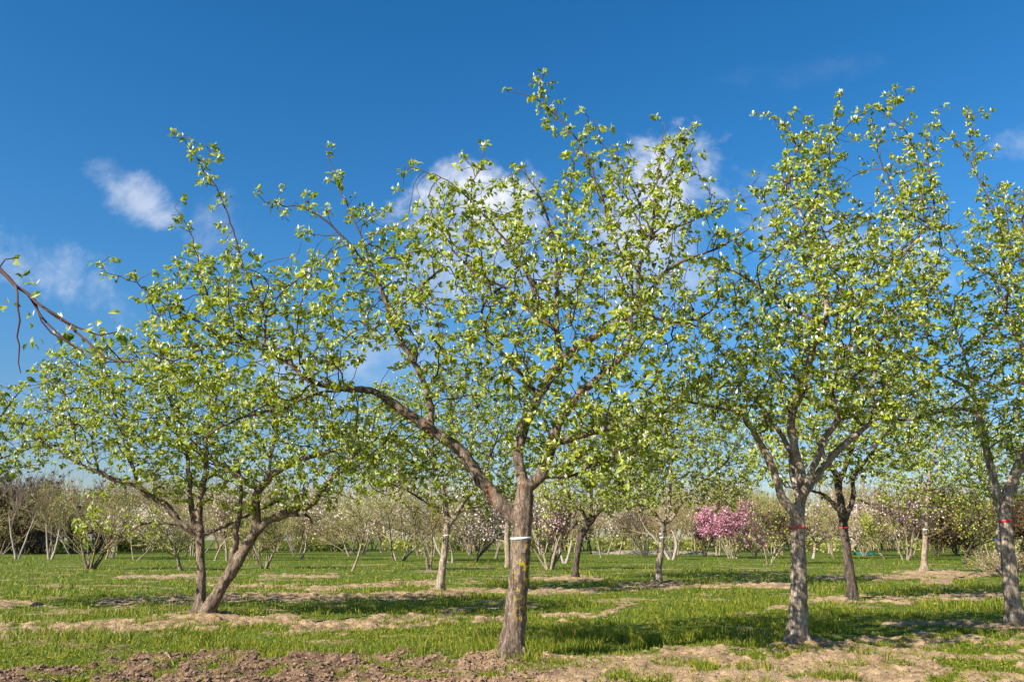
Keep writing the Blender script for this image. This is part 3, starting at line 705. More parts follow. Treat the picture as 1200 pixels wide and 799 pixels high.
# ---- left tree with two trunks
A_limbs = [
 [(233, 723, 8.5), (235, 700, 7), (236, 680, 6.2), (235, 655, 5.6), (234, 628, 6)],
 [(243, 724, 9.5, -.15), (247, 712, 9), (257, 692, 8), (270, 670, 7.8), (285, 647, 7.2), (297, 627, 6.8), (300, 618, 6.5), (301, 602, 6.2), (300, 582, 6), (304, 571, 5.4), (314, 562, 5), (327, 550, 4.5), (346, 542, 4), (369, 533, 3.2), (392, 529, 2.4), (420, 520, 1.4)],
 [(268, 674, 5.2), (273, 650, 4.8), (276, 628, 4.3), (279, 608, 3.6), (284, 580, 2.4), (280, 550, 1.5)],
 [(303, 573, 4.2), (288, 566, 4), (272, 550, 3.6), (252, 540, 3.2), (236, 530, 2.6), (215, 505, 1.8), (200, 470, 1.1)],
 [(298, 625, 5.5), (314, 610, 5), (340, 597, 4.8), (363, 594, 4.4), (372, 582, 4.2), (386, 563, 3.8), (399, 546, 3.4), (415, 533, 2.6), (440, 515, 1.6)],
 [(318, 610, 3), (330, 607, 2.8), (346, 602, 2.6), (362, 604, 2), (366, 612, 1)],
 [(393, 555, 2), (411, 551, 1.7), (434, 537, 1)],
 [(233, 627, 5.5), (222, 620, 5.2), (212, 615, 4.8), (195, 592, 4.6), (180, 583, 4.4), (169, 577, 4.2), (156, 566, 3.8), (137, 563, 3.2), (117, 553, 2.6), (94, 545, 2), (72, 530, 1.5), (49, 517, .9), (28, 505, .5)],
 [(163, 571, 2.6), (157, 550, 2.4), (150, 530, 2.1), (140, 498, 1.6), (130, 472, 1)],
 [(233, 625, 4.5), (226, 608, 4.2), (223, 582, 3.8), (221, 550, 3.2), (218, 524, 2.4), (205, 480, 1.5), (190, 440, .8)],
 [(235, 625, 5), (232, 602, 4.8), (238, 566, 4.4), (244, 543, 3.6), (240, 520, 2.8), (250, 480, 1.9), (262, 440, 1)],
 [(238, 627, 3), (259, 618, 2.5), (281, 608, 2.2), (307, 595, 1.8), (330, 585, 1)],
 [(212, 616, 1.6), (180, 613, 1.3), (165, 613, 1.2), (150, 625, 1), (135, 640, .7)],
 [(137, 563, 1.2), (120, 580, .9), (100, 572, .6)],
 [(94, 545, 1.4), (85, 500, 1.2), (75, 460, .8), (60, 425, .5)],
 [(314, 562, 2.6), (320, 520, 2.2), (330, 480, 1.4)],
 [(117, 553, 1.6), (105, 520, 1.3), (118, 470, 1), (120, 420, .6)],
]
A_polys = [([(20, 455), (60, 405), (130, 385), (200, 410), (280, 430), (370, 450), (450, 490), (450, 560), (410, 592), (330, 605), (270, 600), (200, 590), (130, 560), (60, 545), (10, 515)], 0, 3.0, 1),
           ([(75, 632), (120, 625), (130, 575), (90, 585), (85, 610)], -1.0, .5, .025)]
build_tree('quince_tree', 'broad left quince with two trunks from one base, one upright, one leaning right', (235, 724), A_limbs, A_polys, 14,
           M_BARK_MID, group=QG, natt=3500, step=.2, leafL=.11, remesh=.02, dens=.9, minthick=.028)

# ---- second row
E_limbs = [[(515, 694, 6.8), (517, 675, 5.6), (520, 655, 5), (522, 635, 4.6), (523, 622, 4.8)],
 [(523, 622, 4.5), (525, 610, 4.2), (522, 595, 3.8), (520, 572, 3.4), (510, 562, 2.8), (507, 545, 2.4), (500, 520, 1.6), (490, 490, 1)],
 [(524, 618, 4), (532, 607, 3.6), (542, 590, 3), (555, 575, 2.6), (570, 550, 2), (580, 520, 1.2)],
 [(528, 610, 2.8), (537, 600, 2.6), (550, 593, 2.2), (565, 592, 1.8), (590, 585, 1)],
 [(520, 575, 2.4), (527, 550, 2.2), (532, 520, 1.6), (530, 480, 1)],
 [(520, 598, 1.8), (500, 590, 1.6), (480, 575, 1.3), (455, 567, .8)]]
build_tree('quince_tree', 'smaller white-banded quince farther back, just left of the lichen-spotted trunk', (515, 694), E_limbs,
           [([(395, 530), (430, 450), (540, 420), (620, 460), (635, 540), (610, 600), (560, 603), (490, 590), (420, 590)], 0, 3.2, 1)], 15, M_BARK_GREY, group=QG,
           natt=3600, step=.23, leafL=.12, remesh=.028, bands=[(627, M_WHITE, 'white marker band', .03)], minthick=.035, tipr=.005)
F_limbs = [[(674, 677, 5), (675, 660, 4.2), (678, 642, 3.7), (681, 628, 3.6)],
 [(681, 628, 3.6), (692, 612, 3), (707, 592, 2.6), (717, 575, 2.2), (735, 570, 1.6), (755, 560, 1)],
 [(682, 626, 3), (687, 610, 2.6), (685, 600, 2.3), (670, 590, 1.9), (667, 580, 1.6), (655, 560, 1)],
 [(690, 614, 2.2), (695, 590, 2), (690, 560, 1.6), (700, 530, 1)]]
build_tree('quince_tree', 'small leaning quince tree with a dark trunk between the white-banded trees', (674, 678), F_limbs,
           [([(620, 560), (650, 490), (730, 460), (790, 510), (780, 580), (740, 605), (690, 603), (635, 605)], 0, 3.5, 1)], 16, M_BARK_DARK, group=QG,
           natt=2900, step=.27, leafL=.135, remesh=.03, bands=[(632, M_BLACKBAND, 'dark marker band', .03)], minthick=.04, tipr=.006)
G_limbs = [[(771, 684, 5.4), (772, 665, 4.6), (774, 645, 4.1), (776, 628, 4), (777, 616, 4.2)],
 [(776, 616, 3.6), (770, 607, 3.2), (762, 592, 2.8), (755, 575, 2.4), (742, 555, 1.8), (730, 530, 1)],
 [(778, 615, 3.6), (784, 600, 3.2), (785, 572, 2.7), (785, 550, 2.2), (790, 520, 1.5), (780, 490, 1)],
 [(779, 614, 3), (790, 605, 2.6), (797, 590, 2.2), (815, 570, 1.7), (835, 555, 1)],
 [(764, 596, 2), (745, 590, 1.6), (725, 572, 1.2), (700, 568, .8)]]
build_tree('quince_tree', 'quince tree with two white bands close together on its trunk, right of the middle', (771, 685), G_limbs,
           [([(695, 560), (720, 480), (800, 440), (880, 480), (905, 560), (860, 603), (800, 598), (750, 603), (700, 600)], 0, 3.5, 1)], 17, M_BARK_GREY, group=QG,
           natt=3800, step=.25, leafL=.125, remesh=.03, bands=[(625, M_WHITE, 'white marker band', .03), (629.5, M_WHITE, 'white marker band', .03)], minthick=.04, tipr=.005)
H_limbs = [[(1000, 704, 7.6), (998, 685, 6.6), (994, 660, 6), (991, 635, 5.8), (988, 613, 5.6), (985, 592, 5.6)],
 [(985, 592, 5.2), (983, 570, 4.8), (980, 555, 4.2), (972, 545, 3.6), (960, 520, 2.8), (950, 490, 1.8)],
 [(989, 612, 4), (997, 597, 3.8), (1000, 580, 3.4), (998, 560, 3), (1010, 545, 2.6), (1030, 520, 2), (1050, 490, 1.2)],
 [(984, 598, 3.6), (975, 587, 3.2), (965, 578, 2.4), (950, 575, 1.8), (920, 570, 1)],
 [(983, 570, 3.6), (990, 545, 3.2), (1000, 520, 2.6), (1005, 480, 1.8), (1000, 430, 1)]]
build_tree('quince_tree', 'dark-trunked shaded quince with a dull red band, right behind the grey red-banded one', (1000, 705), H_limbs,
           [([(870, 540), (890, 470), (950, 420), (1020, 400), (1090, 430), (1110, 500), (1080, 555), (1020, 565), (950, 570), (900, 575)], 0, 3, 1)], 18, M_BARK_DARK, group=QG,
           natt=2900, step=.24, leafL=.125, remesh=.026, bands=[(618, M_RED, 'red marker band', .03)], minthick=.035, tipr=.005)
I_limbs = [[(1083, 672, 4.8), (1083, 655, 4), (1084, 635, 3.5), (1085, 610, 3.2), (1087, 590, 3), (1088, 570, 2.7)],
 [(1088, 570, 2.7), (1090, 550, 2.4), (1098, 530, 2), (1095, 505, 1.3)], [(1098, 532, 1.6), (1110, 515, 1.4), (1120, 490, 1)],
 [(1084, 612, 2.2), (1075, 602, 2), (1065, 595, 1.9), (1050, 592, 1.7), (1030, 595, 1.4), (1015, 590, 1.1), (1000, 580, .8)],
 [(1088, 575, 2), (1075, 550, 1.6), (1065, 520, 1)], [(1088, 580, 1.8), (1110, 570, 1.5), (1135, 550, 1)]]
build_tree('quince_tree', 'slim pale-trunked quince tree with a white band, standing on a low sandy mound', (1083, 673), I_limbs,
           [([(1020, 560), (1045, 480), (1100, 450), (1155, 470), (1175, 540), (1150, 600), (1100, 600), (1040, 600)], 0, 3.5, 1)], 19, M_BARK_PALE, group=QG,
           natt=2700, step=.29, leafL=.14, remesh=.03, bands=[(620, M_WHITE, 'white marker band', .04)], minthick=.04, tipr=.006)
J_limbs = [[(1168, 668, 4.6), (1169, 650, 4), (1170, 625, 3.6), (1172, 605, 3.4)], [(1172, 606, 3), (1165, 590, 2.6), (1155, 570, 2), (1145, 540, 1.2)], [(1172, 606, 3), (1182, 585, 2.6), (1195, 560, 2), (1205, 530, 1.2)]]
build_tree('quince_tree', 'grey quince tree with a blue band on its trunk, half hidden behind the right-edge tree', (1168, 669), J_limbs,
           [([(1120, 560), (1140, 500), (1200, 490), (1260, 520), (1260, 575), (1200, 590), (1150, 590)], 0, 3, 1)], 20, M_BARK_GREY, group=QG,
           natt=1700, step=.3, leafL=.16, remesh=.03, bands=[(632, M_BLUE, 'blue marker band', .07)], minthick=.04, tipr=.006)
# ---- trees mostly beyond the left edge
L_limbs = [[(-105, 716, 9), (-104, 690, 7.5), (-103, 650, 6.8), (-102, 622, 6.8)],
 [(-102, 622, 5.5), (-85, 590, 5), (-60, 560, 4), (-35, 530, 3), (-10, 500, 2), (15, 470, 1.2), (28, 450, .6)],
 [(-102, 622, 5.5), (-120, 580, 5), (-130, 530, 4), (-140, 470, 2)],
 [(-60, 560, 2), (-25, 545, 1.7), (10, 535, 1.2), (45, 522, .9), (78, 500, .5)],
 [(-35, 530, 1.8), (-10, 540, 1.4), (15, 550, .9), (35, 545, .5)]]
build_tree('quince_tree', 'quince tree beyond the left edge, only its leafy right side showing at mid height', (-105, 717), L_limbs,
           [([(-230, 520), (-200, 440), (-120, 410), (-30, 430), (25, 470), (30, 520), (60, 480), (75, 540), (15, 565), (-50, 580), (-150, 580)], 0, 2.4, 1)], 21, M_BARK_GREY, group=QG,
           natt=2200, step=.24, leafL=.11, remesh=.025, minthick=.032, tipr=.004)
K_limbs = [[(-260, 900, 60), (-258, 800, 46), (-255, 700, 42), (-250, 600, 42)],
 [(-252, 610, 36), (-220, 520, 30), (-180, 430, 22), (-120, 350, 13), (-60, 310, 7), (-20, 305, 3.8), (5, 318, 3.2), (22, 338, 2.7), (38, 348, 2.2), (60, 366, 2.1), (85, 385, 1.9), (105, 402, 1.7), (125, 418, 1.4), (142, 426, 1.1), (155, 424, .8)],
 [(-252, 610, 30), (-300, 500, 24), (-340, 400, 14), (-380, 330, 6)],
 [(22, 340, 2, -.1), (22, 370, 1.7), (23, 395, 1.5), (19, 415, 1.3), (22, 430, 1.1), (26, 438, .8)],
 [(30, 345, 1.9), (50, 375, 1.6), (62, 385, 1.4), (78, 398, 1.2), (100, 412, .8)],
 [(60, 366, 1.6), (80, 378, 1.3), (105, 392, 1.1), (125, 393, .7), (135, 388, .5)],
 [(38, 350, 1.7, .1), (45, 372, 1.4), (65, 395, 1.1), (85, 408, .7)],
 [(3, 317, 1.6), (9, 308, 1.1), (14, 302, .7), (20, 300, .5)],
 [(-60, 310, 3), (-30, 270, 2), (-5, 245, 1)]]
build_tree('quince_tree', 'near quince whose reddish, sparsely leaved branch reaches in at the left edge of the photo', (-260, 900), K_limbs,
           [([(-480, 420), (-420, 280), (-300, 240), (-200, 300), (-120, 330), (-160, 420), (-260, 470), (-400, 480)], 0, 1.0, 1)], 22, M_BARK_BROWN, twig=M_TWIG_RED, group=QG,
           natt=160, step=.14, leafL=.066, remesh=.014, Y0=5.0, shoot=.3, minthick=.03, dens=.5, cluster=(2, 4), budp=.6)

# ------------------------------------------------------------------ background trees and shrubs
def rec(T, tips, rng, p, d, L, r, lv, spec, rmin):
    n = 5; P = [p]; D = d
    for i in range(n):
        D = unit(D + rng.normal(size=3) * spec['wob'] + np.array([0, 0, spec['up']])); P.append(P[-1] + D * L / n)
    P = np.array(P); re = max(r * .45, rmin); rr = np.linspace(r, re, n + 1)
    T.add(P, rr, 6 if lv == 0 else (4 if lv == 1 else 3))
    if lv >= spec['lv']:
        for i in (2, 3, 4, 5): tips.append((P[i], D))
        return
    k = spec['kids'][lv]
    for j in range(k):
        f = rng.uniform(spec['bare'] if lv == 0 else .2, 1.0); i = min(int(f * n), n - 1); q = P[i] + (P[i + 1] - P[i]) * (f * n - i)
        ax = unit(rng.normal(size=3)); dd = unit(D * .75 + unit(np.cross(D, ax)) * spec['ang'])
        rec(T, tips, rng, q, dd, L * rng.uniform(.42, .72) * (1.15 - .4 * f), max(rr[i] * .55, rmin), lv + 1, spec, rmin)
    rec(T, tips, rng, P[-1], D, L * .55, re, lv + 1, spec, rmin)

DEF = dict(wob=.13, up=.07, lv=3, kids=[5, 5, 4], bare=.3, ang=.75, stems=1, spread=.15, r=.10, rmin=.014, llen=.55)
class Chains(list):
    def add(self, P, r, k): self.append((np.asarray(P, float), np.asarray(r, float), k))
    def tubes(self, sc):
        T = Tubes()
        for P, r, k in self: T.add(P * sc, r, k)
        return T
def plant_mesh(seed, h, wd, spec, bark, twig, leafm=None, leafn=0, leafs=.1, lm2=None, frac2=.3):
    """one plant of height h and crown width wd (metres); wood radii are in metres too"""
    s = dict(DEF); s.update(spec); rng = np.random.default_rng(seed); tips = []; st = []
    for k in range(s['stems']):
        T = Chains(); T2 = Chains()
        a = rng.uniform(0, 2 * math.pi) if s['stems'] != 2 else k * math.pi + rng.uniform(-.5, .5)
        off = np.array([math.cos(a), math.sin(a), 0]) * (.012 if s['stems'] > 1 else 0) * s['stems'] ** .5
        d0 = unit(np.array([math.cos(a) * s['spread'], math.sin(a) * s['spread'], 1.0]) + rng.normal(size=3) * .04)
        r0 = s['r'] * rng.uniform(.8, 1.15)
        n = 7; P = [off + np.array([0, 0, -.02])]; D = d0
        for i in range(n): D = unit(D + rng.normal(size=3) * s['wob'] * .6 + np.array([0, 0, .03])); P.append(P[-1] + D * s['llen'] / n)
        P = np.array(P); rr = np.linspace(r0, r0 * .45, n + 1); rr[0] *= 1.25; T.add(P, rr, 8)
        for j in range(s['kids'][0] + 1):
            last = j == s['kids'][0]
            f = 1.0 if last else rng.uniform(s['bare'], 1); i = min(int(f * n), n - 1); q = P[i] + (P[i + 1] - P[i]) * (f * n - i)
            dd = D if last else unit(D * .7 + unit(np.cross(D, rng.normal(size=3))) * s['ang'])
            rec(T2, tips, rng, q, dd, s['llen'] * rng.uniform(.45, .75), rr[i] * (.8 if last else .5), 1, s, s['rmin'])
        st.append((T, T2))
    A = np.concatenate([c[0] for _, t2 in st for c in t2]); lo = np.percentile(A[:, 0], 2); hi = np.percentile(A[:, 0], 98)
    sc = np.array([wd / (hi - lo), wd / (hi - lo), h / A[:, 2].max()])
    parts = []
    if s['stems'] <= 3:
        for T, T2 in st: parts += [('trunk', T.tubes(sc).mesh('trunk', bark)), ('branches', T2.tubes(sc).mesh('branches', twig))]
    else:
        a = Chains(sum([list(x[0]) for x in st], [])); b_ = Chains(sum([list(x[1]) for x in st], []))
        parts += [('stems', a.tubes(sc).mesh('stems', bark)), ('branches', b_.tubes(sc).mesh('branches', twig))]
    if leafm and leafn:
        tp = np.array([x[0] for x in tips]) * sc
        k = rng.integers(0, len(tp), leafn); q = tp[k] + rng.normal(size=(leafn, 3)) * leafs * 1.1
        d = unit(rng.normal(size=(leafn, 3))); nn = unit(rng.normal(size=(leafn, 3)) + np.array([0, -.2, .8]))
        Lr = rng.uniform(.6, 1.3, leafn) * leafs; V, Fq = quads(q, d, nn, Lr, Lr * .8)
        if lm2:
            kk = int(leafn * (1 - frac2)); parts.append(('foliage', mesh_np('foliage', V, [Fq[:kk], Fq[kk:]], [leafm, lm2], [0, 1], False)))
        else: parts.append(('foliage' if 'blossom' not in leafm.name else 'blossom', mesh_np('foliage', V, [Fq], [leafm], [0], False)))
    return parts

def place(name, label, cat, px, by, hpx, wpx, spec, bark, twig, seed, leafm=None, leafn=0, leafs=None, lm2=None, frac2=.3, group=None, Y=None):
    Y = Y or depth_of(by); P0 = at(px, by, Y); P0[2] = 0.0 if Y > 70 else ground_z(P0[0], Y)
    k = Y / F
    sp = dict(spec)
    parts = plant_mesh(seed, hpx * k, wpx * k, sp, bark, twig, leafm, leafn, leafs or (.0022 * Y), lm2, frac2)
    root = empty(name, P0, label, cat, group)
    for nm, me in parts: link(nm, me, root)
    return root

FORK = dict(stems=2, spread=.26, r=.10, kids=[3, 5, 4], bare=.55, ang=.5, up=.1, llen=.6, rmin=.014)
MULTI = dict(stems=7, spread=.3, r=.05, kids=[3, 4, 4], bare=.45, up=.11, ang=.5, rmin=.013)
SHRUB = dict(stems=5, spread=.4, up=.09, r=.06, kids=[4, 5, 4], bare=.3, ang=.7, rmin=.013)
SINGLE = dict(stems=1, r=.13, kids=[9, 6, 5], bare=.45, ang=.65, up=.09, rmin=.013)
SLIM = dict(stems=1, r=.09, kids=[11, 6, 5], bare=.38, ang=.5, rmin=.013, up=.12)
BG = 'background trees and shrubs across the field'
P_ = place
P_('bare_tree', 'whitish leafless tree forked low into a V, nearest the left edge', 'tree', 20, 655, 110, 44, FORK, M_BARK_WHITE, M_TWIG_GREY, 101, group=BG)
P_('bare_tree', 'second whitish forked leafless tree from the left edge', 'tree', 59, 655, 105, 42, FORK, M_BARK_WHITE, M_TWIG_TAN, 102, group=BG)
P_('flowering_shrub', 'low pale blossoming shrub behind the second whitish forked tree at the left', 'shrub', 50, 648, 38, 40, SHRUB, M_BARK_DARK, M_TWIG, 103, M_BLOSSOM, 1500, group=BG)
P_('budding_tree', 'small low-forking tree on a stubby dark base, with upright twigs, left of the two-trunked quince', 'tree', 105, 667, 105, 95, dict(stems=5, spread=.42, r=0.074, kids=[3, 4, 4], bare=.2, ang=.45, rmin=.013, up=.14), M_BARK_BROWN, M_TWIG_TAN, 104, M_LEAF_YG, 1500, leafs=.07, group=BG)
P_('blossom_tree', 'white-blossomed two-stemmed tree between the stubby-based small tree and the two-trunked quince', 'tree', 159, 656, 62, 75, dict(FORK, r=0.063), M_BARK_GREY, M_TWIG_TAN, 105, M_BLOSSOM, 2600, group=BG)
P_('blossom_tree', 'pale blossoming tree at the field edge just right of the stubby-based small tree', 'tree', 124, 655, 60, 55, SLIM, M_BARK_PALE, M_TWIG_TAN, 106, M_BLOSSOM, 700, group=BG)
P_('budding_tree', 'small tree on a short whitish base directly left of the upright left trunk', 'tree', 212, 668, 72, 62, dict(SLIM, r=0.116, stems=1), M_BARK_PALE, M_TWIG_OLIVE, 107, M_LEAF_YG, 900, leafs=.08, group=BG)
P_('slender_tree', 'thin grey-stemmed leafless tree seen between the two trunks of the left quince', 'tree', 252, 657, 90, 45, SLIM, M_BARK_GREY, M_TWIG_GREY, 108, M_BLOSSOM, 500, group=BG)
P_('slender_tree', 'thin grey tree close behind the leaning left trunk, faint blossom in its top', 'tree', 266, 657, 95, 45, SLIM, M_BARK_GREY, M_TWIG_TAN, 109, M_BLOSSOM, 700, group=BG)
P_('budding_shrub', 'yellow-green budding shrub with many thin stems just right of the leaning left trunk', 'shrub', 310, 666, 80, 62, MULTI, M_BARK_PALE, M_TWIG_OLIVE, 110, M_LEAF_YG, 1500, leafs=.08, group=BG)
P_('slender_tree', 'slim grey-stemmed tree with hazy blossom under the right limb of the two-trunked quince', 'tree', 352, 656, 95, 60, SLIM, M_BARK_GREY, M_TWIG_TAN, 111, M_BLOSSOM, 1300, group=BG)
P_('budding_tree', 'young single-stemmed budding tree midway between the two-trunked quince and the small white-banded quince', 'tree', 412, 669, 130, 90, dict(SINGLE, r=0.084, ang=.7), M_BARK_PALE, M_TWIG_OLIVE, 112, M_LEAF_YG, 1400, leafs=.07, group=BG)
P_('blossom_tree', 'large white cherry in blossom with several curved stems, left of the small white-banded quince', 'tree', 466, 657, 118, 125, dict(SHRUB, stems=5, spread=.4, bare=.35, r=0.084), M_BARK_GREY, M_TWIG_TAN, 113, M_BLOSSOM, 6500, group=BG)
P_('budding_tree', 'tan two-stemmed tree with fine yellowish twigs immediately left of the small white-banded quince', 'tree', 503, 668, 105, 58, dict(FORK, spread=.12, r=0.084), M_BARK_PALE, M_TWIG_TAN, 114, M_LEAF_YG, 900, leafs=.08, group=BG)
P_('bare_tree', 'crooked cream-white stems rising just right of the small white-banded quince trunk', 'tree', 528, 659, 75, 45, dict(FORK, wob=.25, r=0.105), M_BARK_WHITE, M_TWIG_TAN, 115, group=BG)
P_('blossom_tree', 'dark many-stemmed cherry with a dome of faint blossom left of the lichen-spotted trunk', 'tree', 553, 658, 92, 95, dict(SHRUB, stems=6, spread=.35, bare=.3), M_BARK_DARK, M_TWIG, 116, M_BLOSSOM, 2600, group=BG)
P_('flowering_shrub', 'pink-flowering shrub with a fan of tan stems behind the lichen-spotted trunk', 'shrub', 645, 667, 105, 80, dict(MULTI, spread=.5, stems=7, r=0.084), M_BARK_PALE, M_TWIG, 117, M_PALEPINK, 2600, lm2=M_LEAF_YG, frac2=.35, group=BG)
P_('bare_tree', 'short tree with peeling cream bark right of the pink-flowering fan-stemmed shrub', 'tree', 662, 660, 60, 45, dict(FORK, r=0.116), M_BARK_WHITE, M_TWIG_TAN, 118, group=BG)
P_('slender_tree', 'brown-trunked slim tree with fine tan twigs, left of the two-band quince', 'tree', 725, 650, 85, 50, SLIM, M_BARK_PALE, M_TWIG_TAN, 119, M_BLOSSOM, 1300, group=BG)
P_('blossom_tree', 'distant tree topped with white blossom between the dark leaning and the two-band quinces', 'tree', 740, 646, 62, 75, dict(SINGLE, bare=.5), M_BARK_GREY, M_TWIG_TAN, 120, M_BLOSSOM, 2600, group=BG)
P_('bare_tree', 'brown many-stemmed leafless shrub just left of the two-band quince trunk', 'shrub', 757, 652, 62, 60, MULTI, M_BARK_DARK, M_TWIG, 121, group=BG)
P_('bare_tree', 'white-stemmed forked tree immediately right of the two-band quince trunk', 'tree', 787, 656, 78, 55, dict(FORK, r=0.116, spread=.35), M_BARK_WHITE, M_TWIG_TAN, 122, group=BG)
P_('magnolia_tree', 'bright pink magnolia in full flower on pale stems, left of the grey red-banded quince', 'tree', 857, 654, 70, 56, dict(SHRUB, stems=3, spread=.3, bare=.4), M_BARK_WHITE, M_TWIG, 123, M_PINK, 5000, group=BG)
P_('magnolia_tree', 'duller pink magnolia with dark stems overlapping the right side of the bright pink one', 'tree', 884, 652, 50, 32, dict(SHRUB, stems=4), M_BARK_DARK, M_TWIG, 124, M_PINK, 350, lm2=M_PALEPINK, frac2=.4, group=BG)
P_('bare_tree', 'small dark-stemmed bare shrub at the left foot of the bright pink magnolia', 'shrub', 826, 652, 42, 24, MULTI, M_BARK_DARK, M_TWIG, 125, M_PINK, 350, group=BG)
P_('budding_shrub', 'brownish orange-leaved shrub between the pink magnolias and the grey red-banded trunk', 'shrub', 900, 660, 75, 72, SHRUB, M_BARK_GREY, M_TWIG, 126, M_LEAF_YG, 1800, lm2=M_COPPER, frac2=.5, group=BG)
P_('budding_tree', 'tree with a thick flaking cream trunk just right of the grey red-banded quince', 'tree', 953, 654, 75, 62, dict(SINGLE, r=0.15, bare=.4), M_BARK_WHITE, M_TWIG, 127, M_LEAF_YG, 1300, lm2=M_PALEPINK, frac2=.4, group=BG)
P_('magnolia_tree', 'pale pink and white magnolia right of the dark shaded quince trunk', 'tree', 1014, 651, 66, 52, dict(SHRUB, stems=4), M_BARK_GREY, M_TWIG, 128, M_PALEPINK, 3000, lm2=M_BLOSSOM, frac2=.4, group=BG)
P_('budding_tree', 'small yellow-green tree on a short tan trunk right of the pale pink magnolia', 'tree', 1036, 654, 58, 34, SLIM, M_BARK_PALE, M_TWIG_OLIVE, 129, M_LEAF, 1500, group=BG)
P_('flowering_shrub', 'rosy-flowered shrub with slanting tan stems left of the quince on the sandy mound', 'shrub', 1062, 656, 85, 66, dict(MULTI, stems=6), M_BARK_PALE, M_TWIG, 130, M_COPPER, 2000, lm2=M_PALEPINK, frac2=.35, group=BG)
for i, (px, by, h, w_, lab) in enumerate([(1098, 651, 88, 60, 'dark copper-leaved shrub directly behind the quince on the sandy mound'),
      (1150, 652, 85, 66, 'dense copper and green shrub between the dark-stemmed tree and the blue-banded quince'),
      (1190, 653, 95, 62, 'leafy copper shrub at the right edge seen behind the leaning red-banded trunk'),
      (1228, 654, 95, 60, 'copper-leaved shrub cut by the right edge of the photo'),
      (1122, 650, 75, 50, 'dark green copper-tipped shrub left of the dark-stemmed tree')]):
    P_('copper_shrub', lab, 'shrub', px, by, h, w_, dict(SHRUB, bare=.05), M_BARK_DARK, M_TWIG, 131 + i, M_COPPER, 9000, lm2=M_DARKLEAF, frac2=.4, group=BG)
P_('budding_tree', 'dark-stemmed small tree in front of the copper shrubs, left of the blue-banded quince', 'tree', 1130, 661, 90, 70, dict(SINGLE, r=0.116), M_BARK_DARK, M_TWIG, 140, M_LEAF, 1200, group=BG)
P_('flowering_shrub', 'low sprawling shrub with small white buds at the foot of the right-edge quince', 'shrub', 1178, 676, 34, 70, dict(SHRUB, rmin=.008, stems=7, spread=.9), M_BARK_PALE, M_TWIG_TAN, 141, M_BUD, 420, leafs=.05, lm2=M_LEAF, frac2=.4, group=BG)
# pollarded pale post-like trunk left of the lichen-spotted trunk
Yp = depth_of(665); P0 = at(594.5, 665, Yp); P0[2] = 0
T = Tubes(); k = Yp / F; rr = np.random.default_rng(7)
zz = np.linspace(-.1, 50 * k, 14); T.add(np.stack([.02 * np.sin(zz * 3), 0 * zz, zz], 1), np.linspace(3.6, 2.9, 14) * k, 10, .08, rr)
rt = empty('pollarded_tree', P0, 'cream post-like trunk cut off at the top, close left of the lichen-spotted trunk', 'tree', BG)
link('trunk', T.mesh('trunk', M_BARK_PALE), rt)
for j, (z0, a) in enumerate([(1.9, 0.3), (1.4, 2.8), (2.2, 3.3), (2.25, 1.2)]):
    T = Tubes(); d = np.array([math.cos(a), math.sin(a) * .4, .35]); T.add([np.array([0, 0, z0]), np.array([0, 0, z0]) + d * .35, np.array([0, 0, z0]) + d * .5], [.07, .06, .05], 7, .08, rr)
    link('branch_stub', T.mesh('branch_stub', M_BARK_PALE), rt)

# bare filler trees in the rows behind: individual, four kinds copied
protos = []
kinds = [(dict(SLIM), M_BARK_GREY, M_TWIG_TAN, M_LEAF_YG, 700), (dict(FORK, r=.07), M_BARK_PALE, M_TWIG_TAN, M_LEAF_YG, 500), (dict(MULTI), M_BARK_GREY, M_TWIG_OLIVE, M_LEAF_YG, 1500), (dict(SINGLE, r=.1), M_BARK_PALE, M_TWIG_TAN, M_BLOSSOM, 900), (dict(SHRUB), M_BARK_PALE, M_TWIG_TAN, M_LEAF_YG, 900)]
rf = np.random.default_rng(77)
FILL = []
for row, (Yr, npl) in enumerate([(80, 15), (95, 20), (110, 24)]):
    for x in np.linspace(-30, 1230, npl): FILL.append((x + rf.normal() * 10, Yr + rf.normal() * 3, row))
for i, (px, Y, row) in enumerate(FILL):
    kd = int(rf.integers(0, len(kinds)))
    x = (px - 600) / F * Y * 1.02
    if len(protos) <= i and i < 10:
        kd = i % 5; s, bk, tw_, lm, nn = kinds[kd]
        root = empty('field_tree', (0, 0, 0), 'l', 'tree')
        for nm, me in plant_mesh(300 + i, 7.6, 5.6, s, bk, tw_, lm, nn, .13): link(nm, me, root)
        protos.append((kd, root)); o = root
    else:
        kd, src = protos[int(rf.integers(0, len(protos)))]; o = copy_tree(src)
    o.location = (x, Y, 0); o.rotation_euler = (0, 0, rf.uniform(0, 6.28)); s_ = rf.uniform(.8, 1.15) * (0.95 + .1 * row); o.scale = (s_, s_, s_ * rf.uniform(.85, 1.1))
    tag(o, ['slim upright grey-stemmed twiggy tree in the crowded rows at the back of the field', 'thin forked pale-stemmed tree in the crowded rows at the back of the field',
            'many-stemmed olive-twigged bush in the crowded rows at the back of the field', 'round single-stemmed tree dusted with pale blossom in the rows at the back',
            'spreading brown-twigged bush in the crowded rows at the back of the field'][kd], 'tree', ['slim back-row trees', 'forked back-row trees', 'many-stemmed back-row bushes', 'blossoming back-row trees', 'brown back-row bushes'][kd])

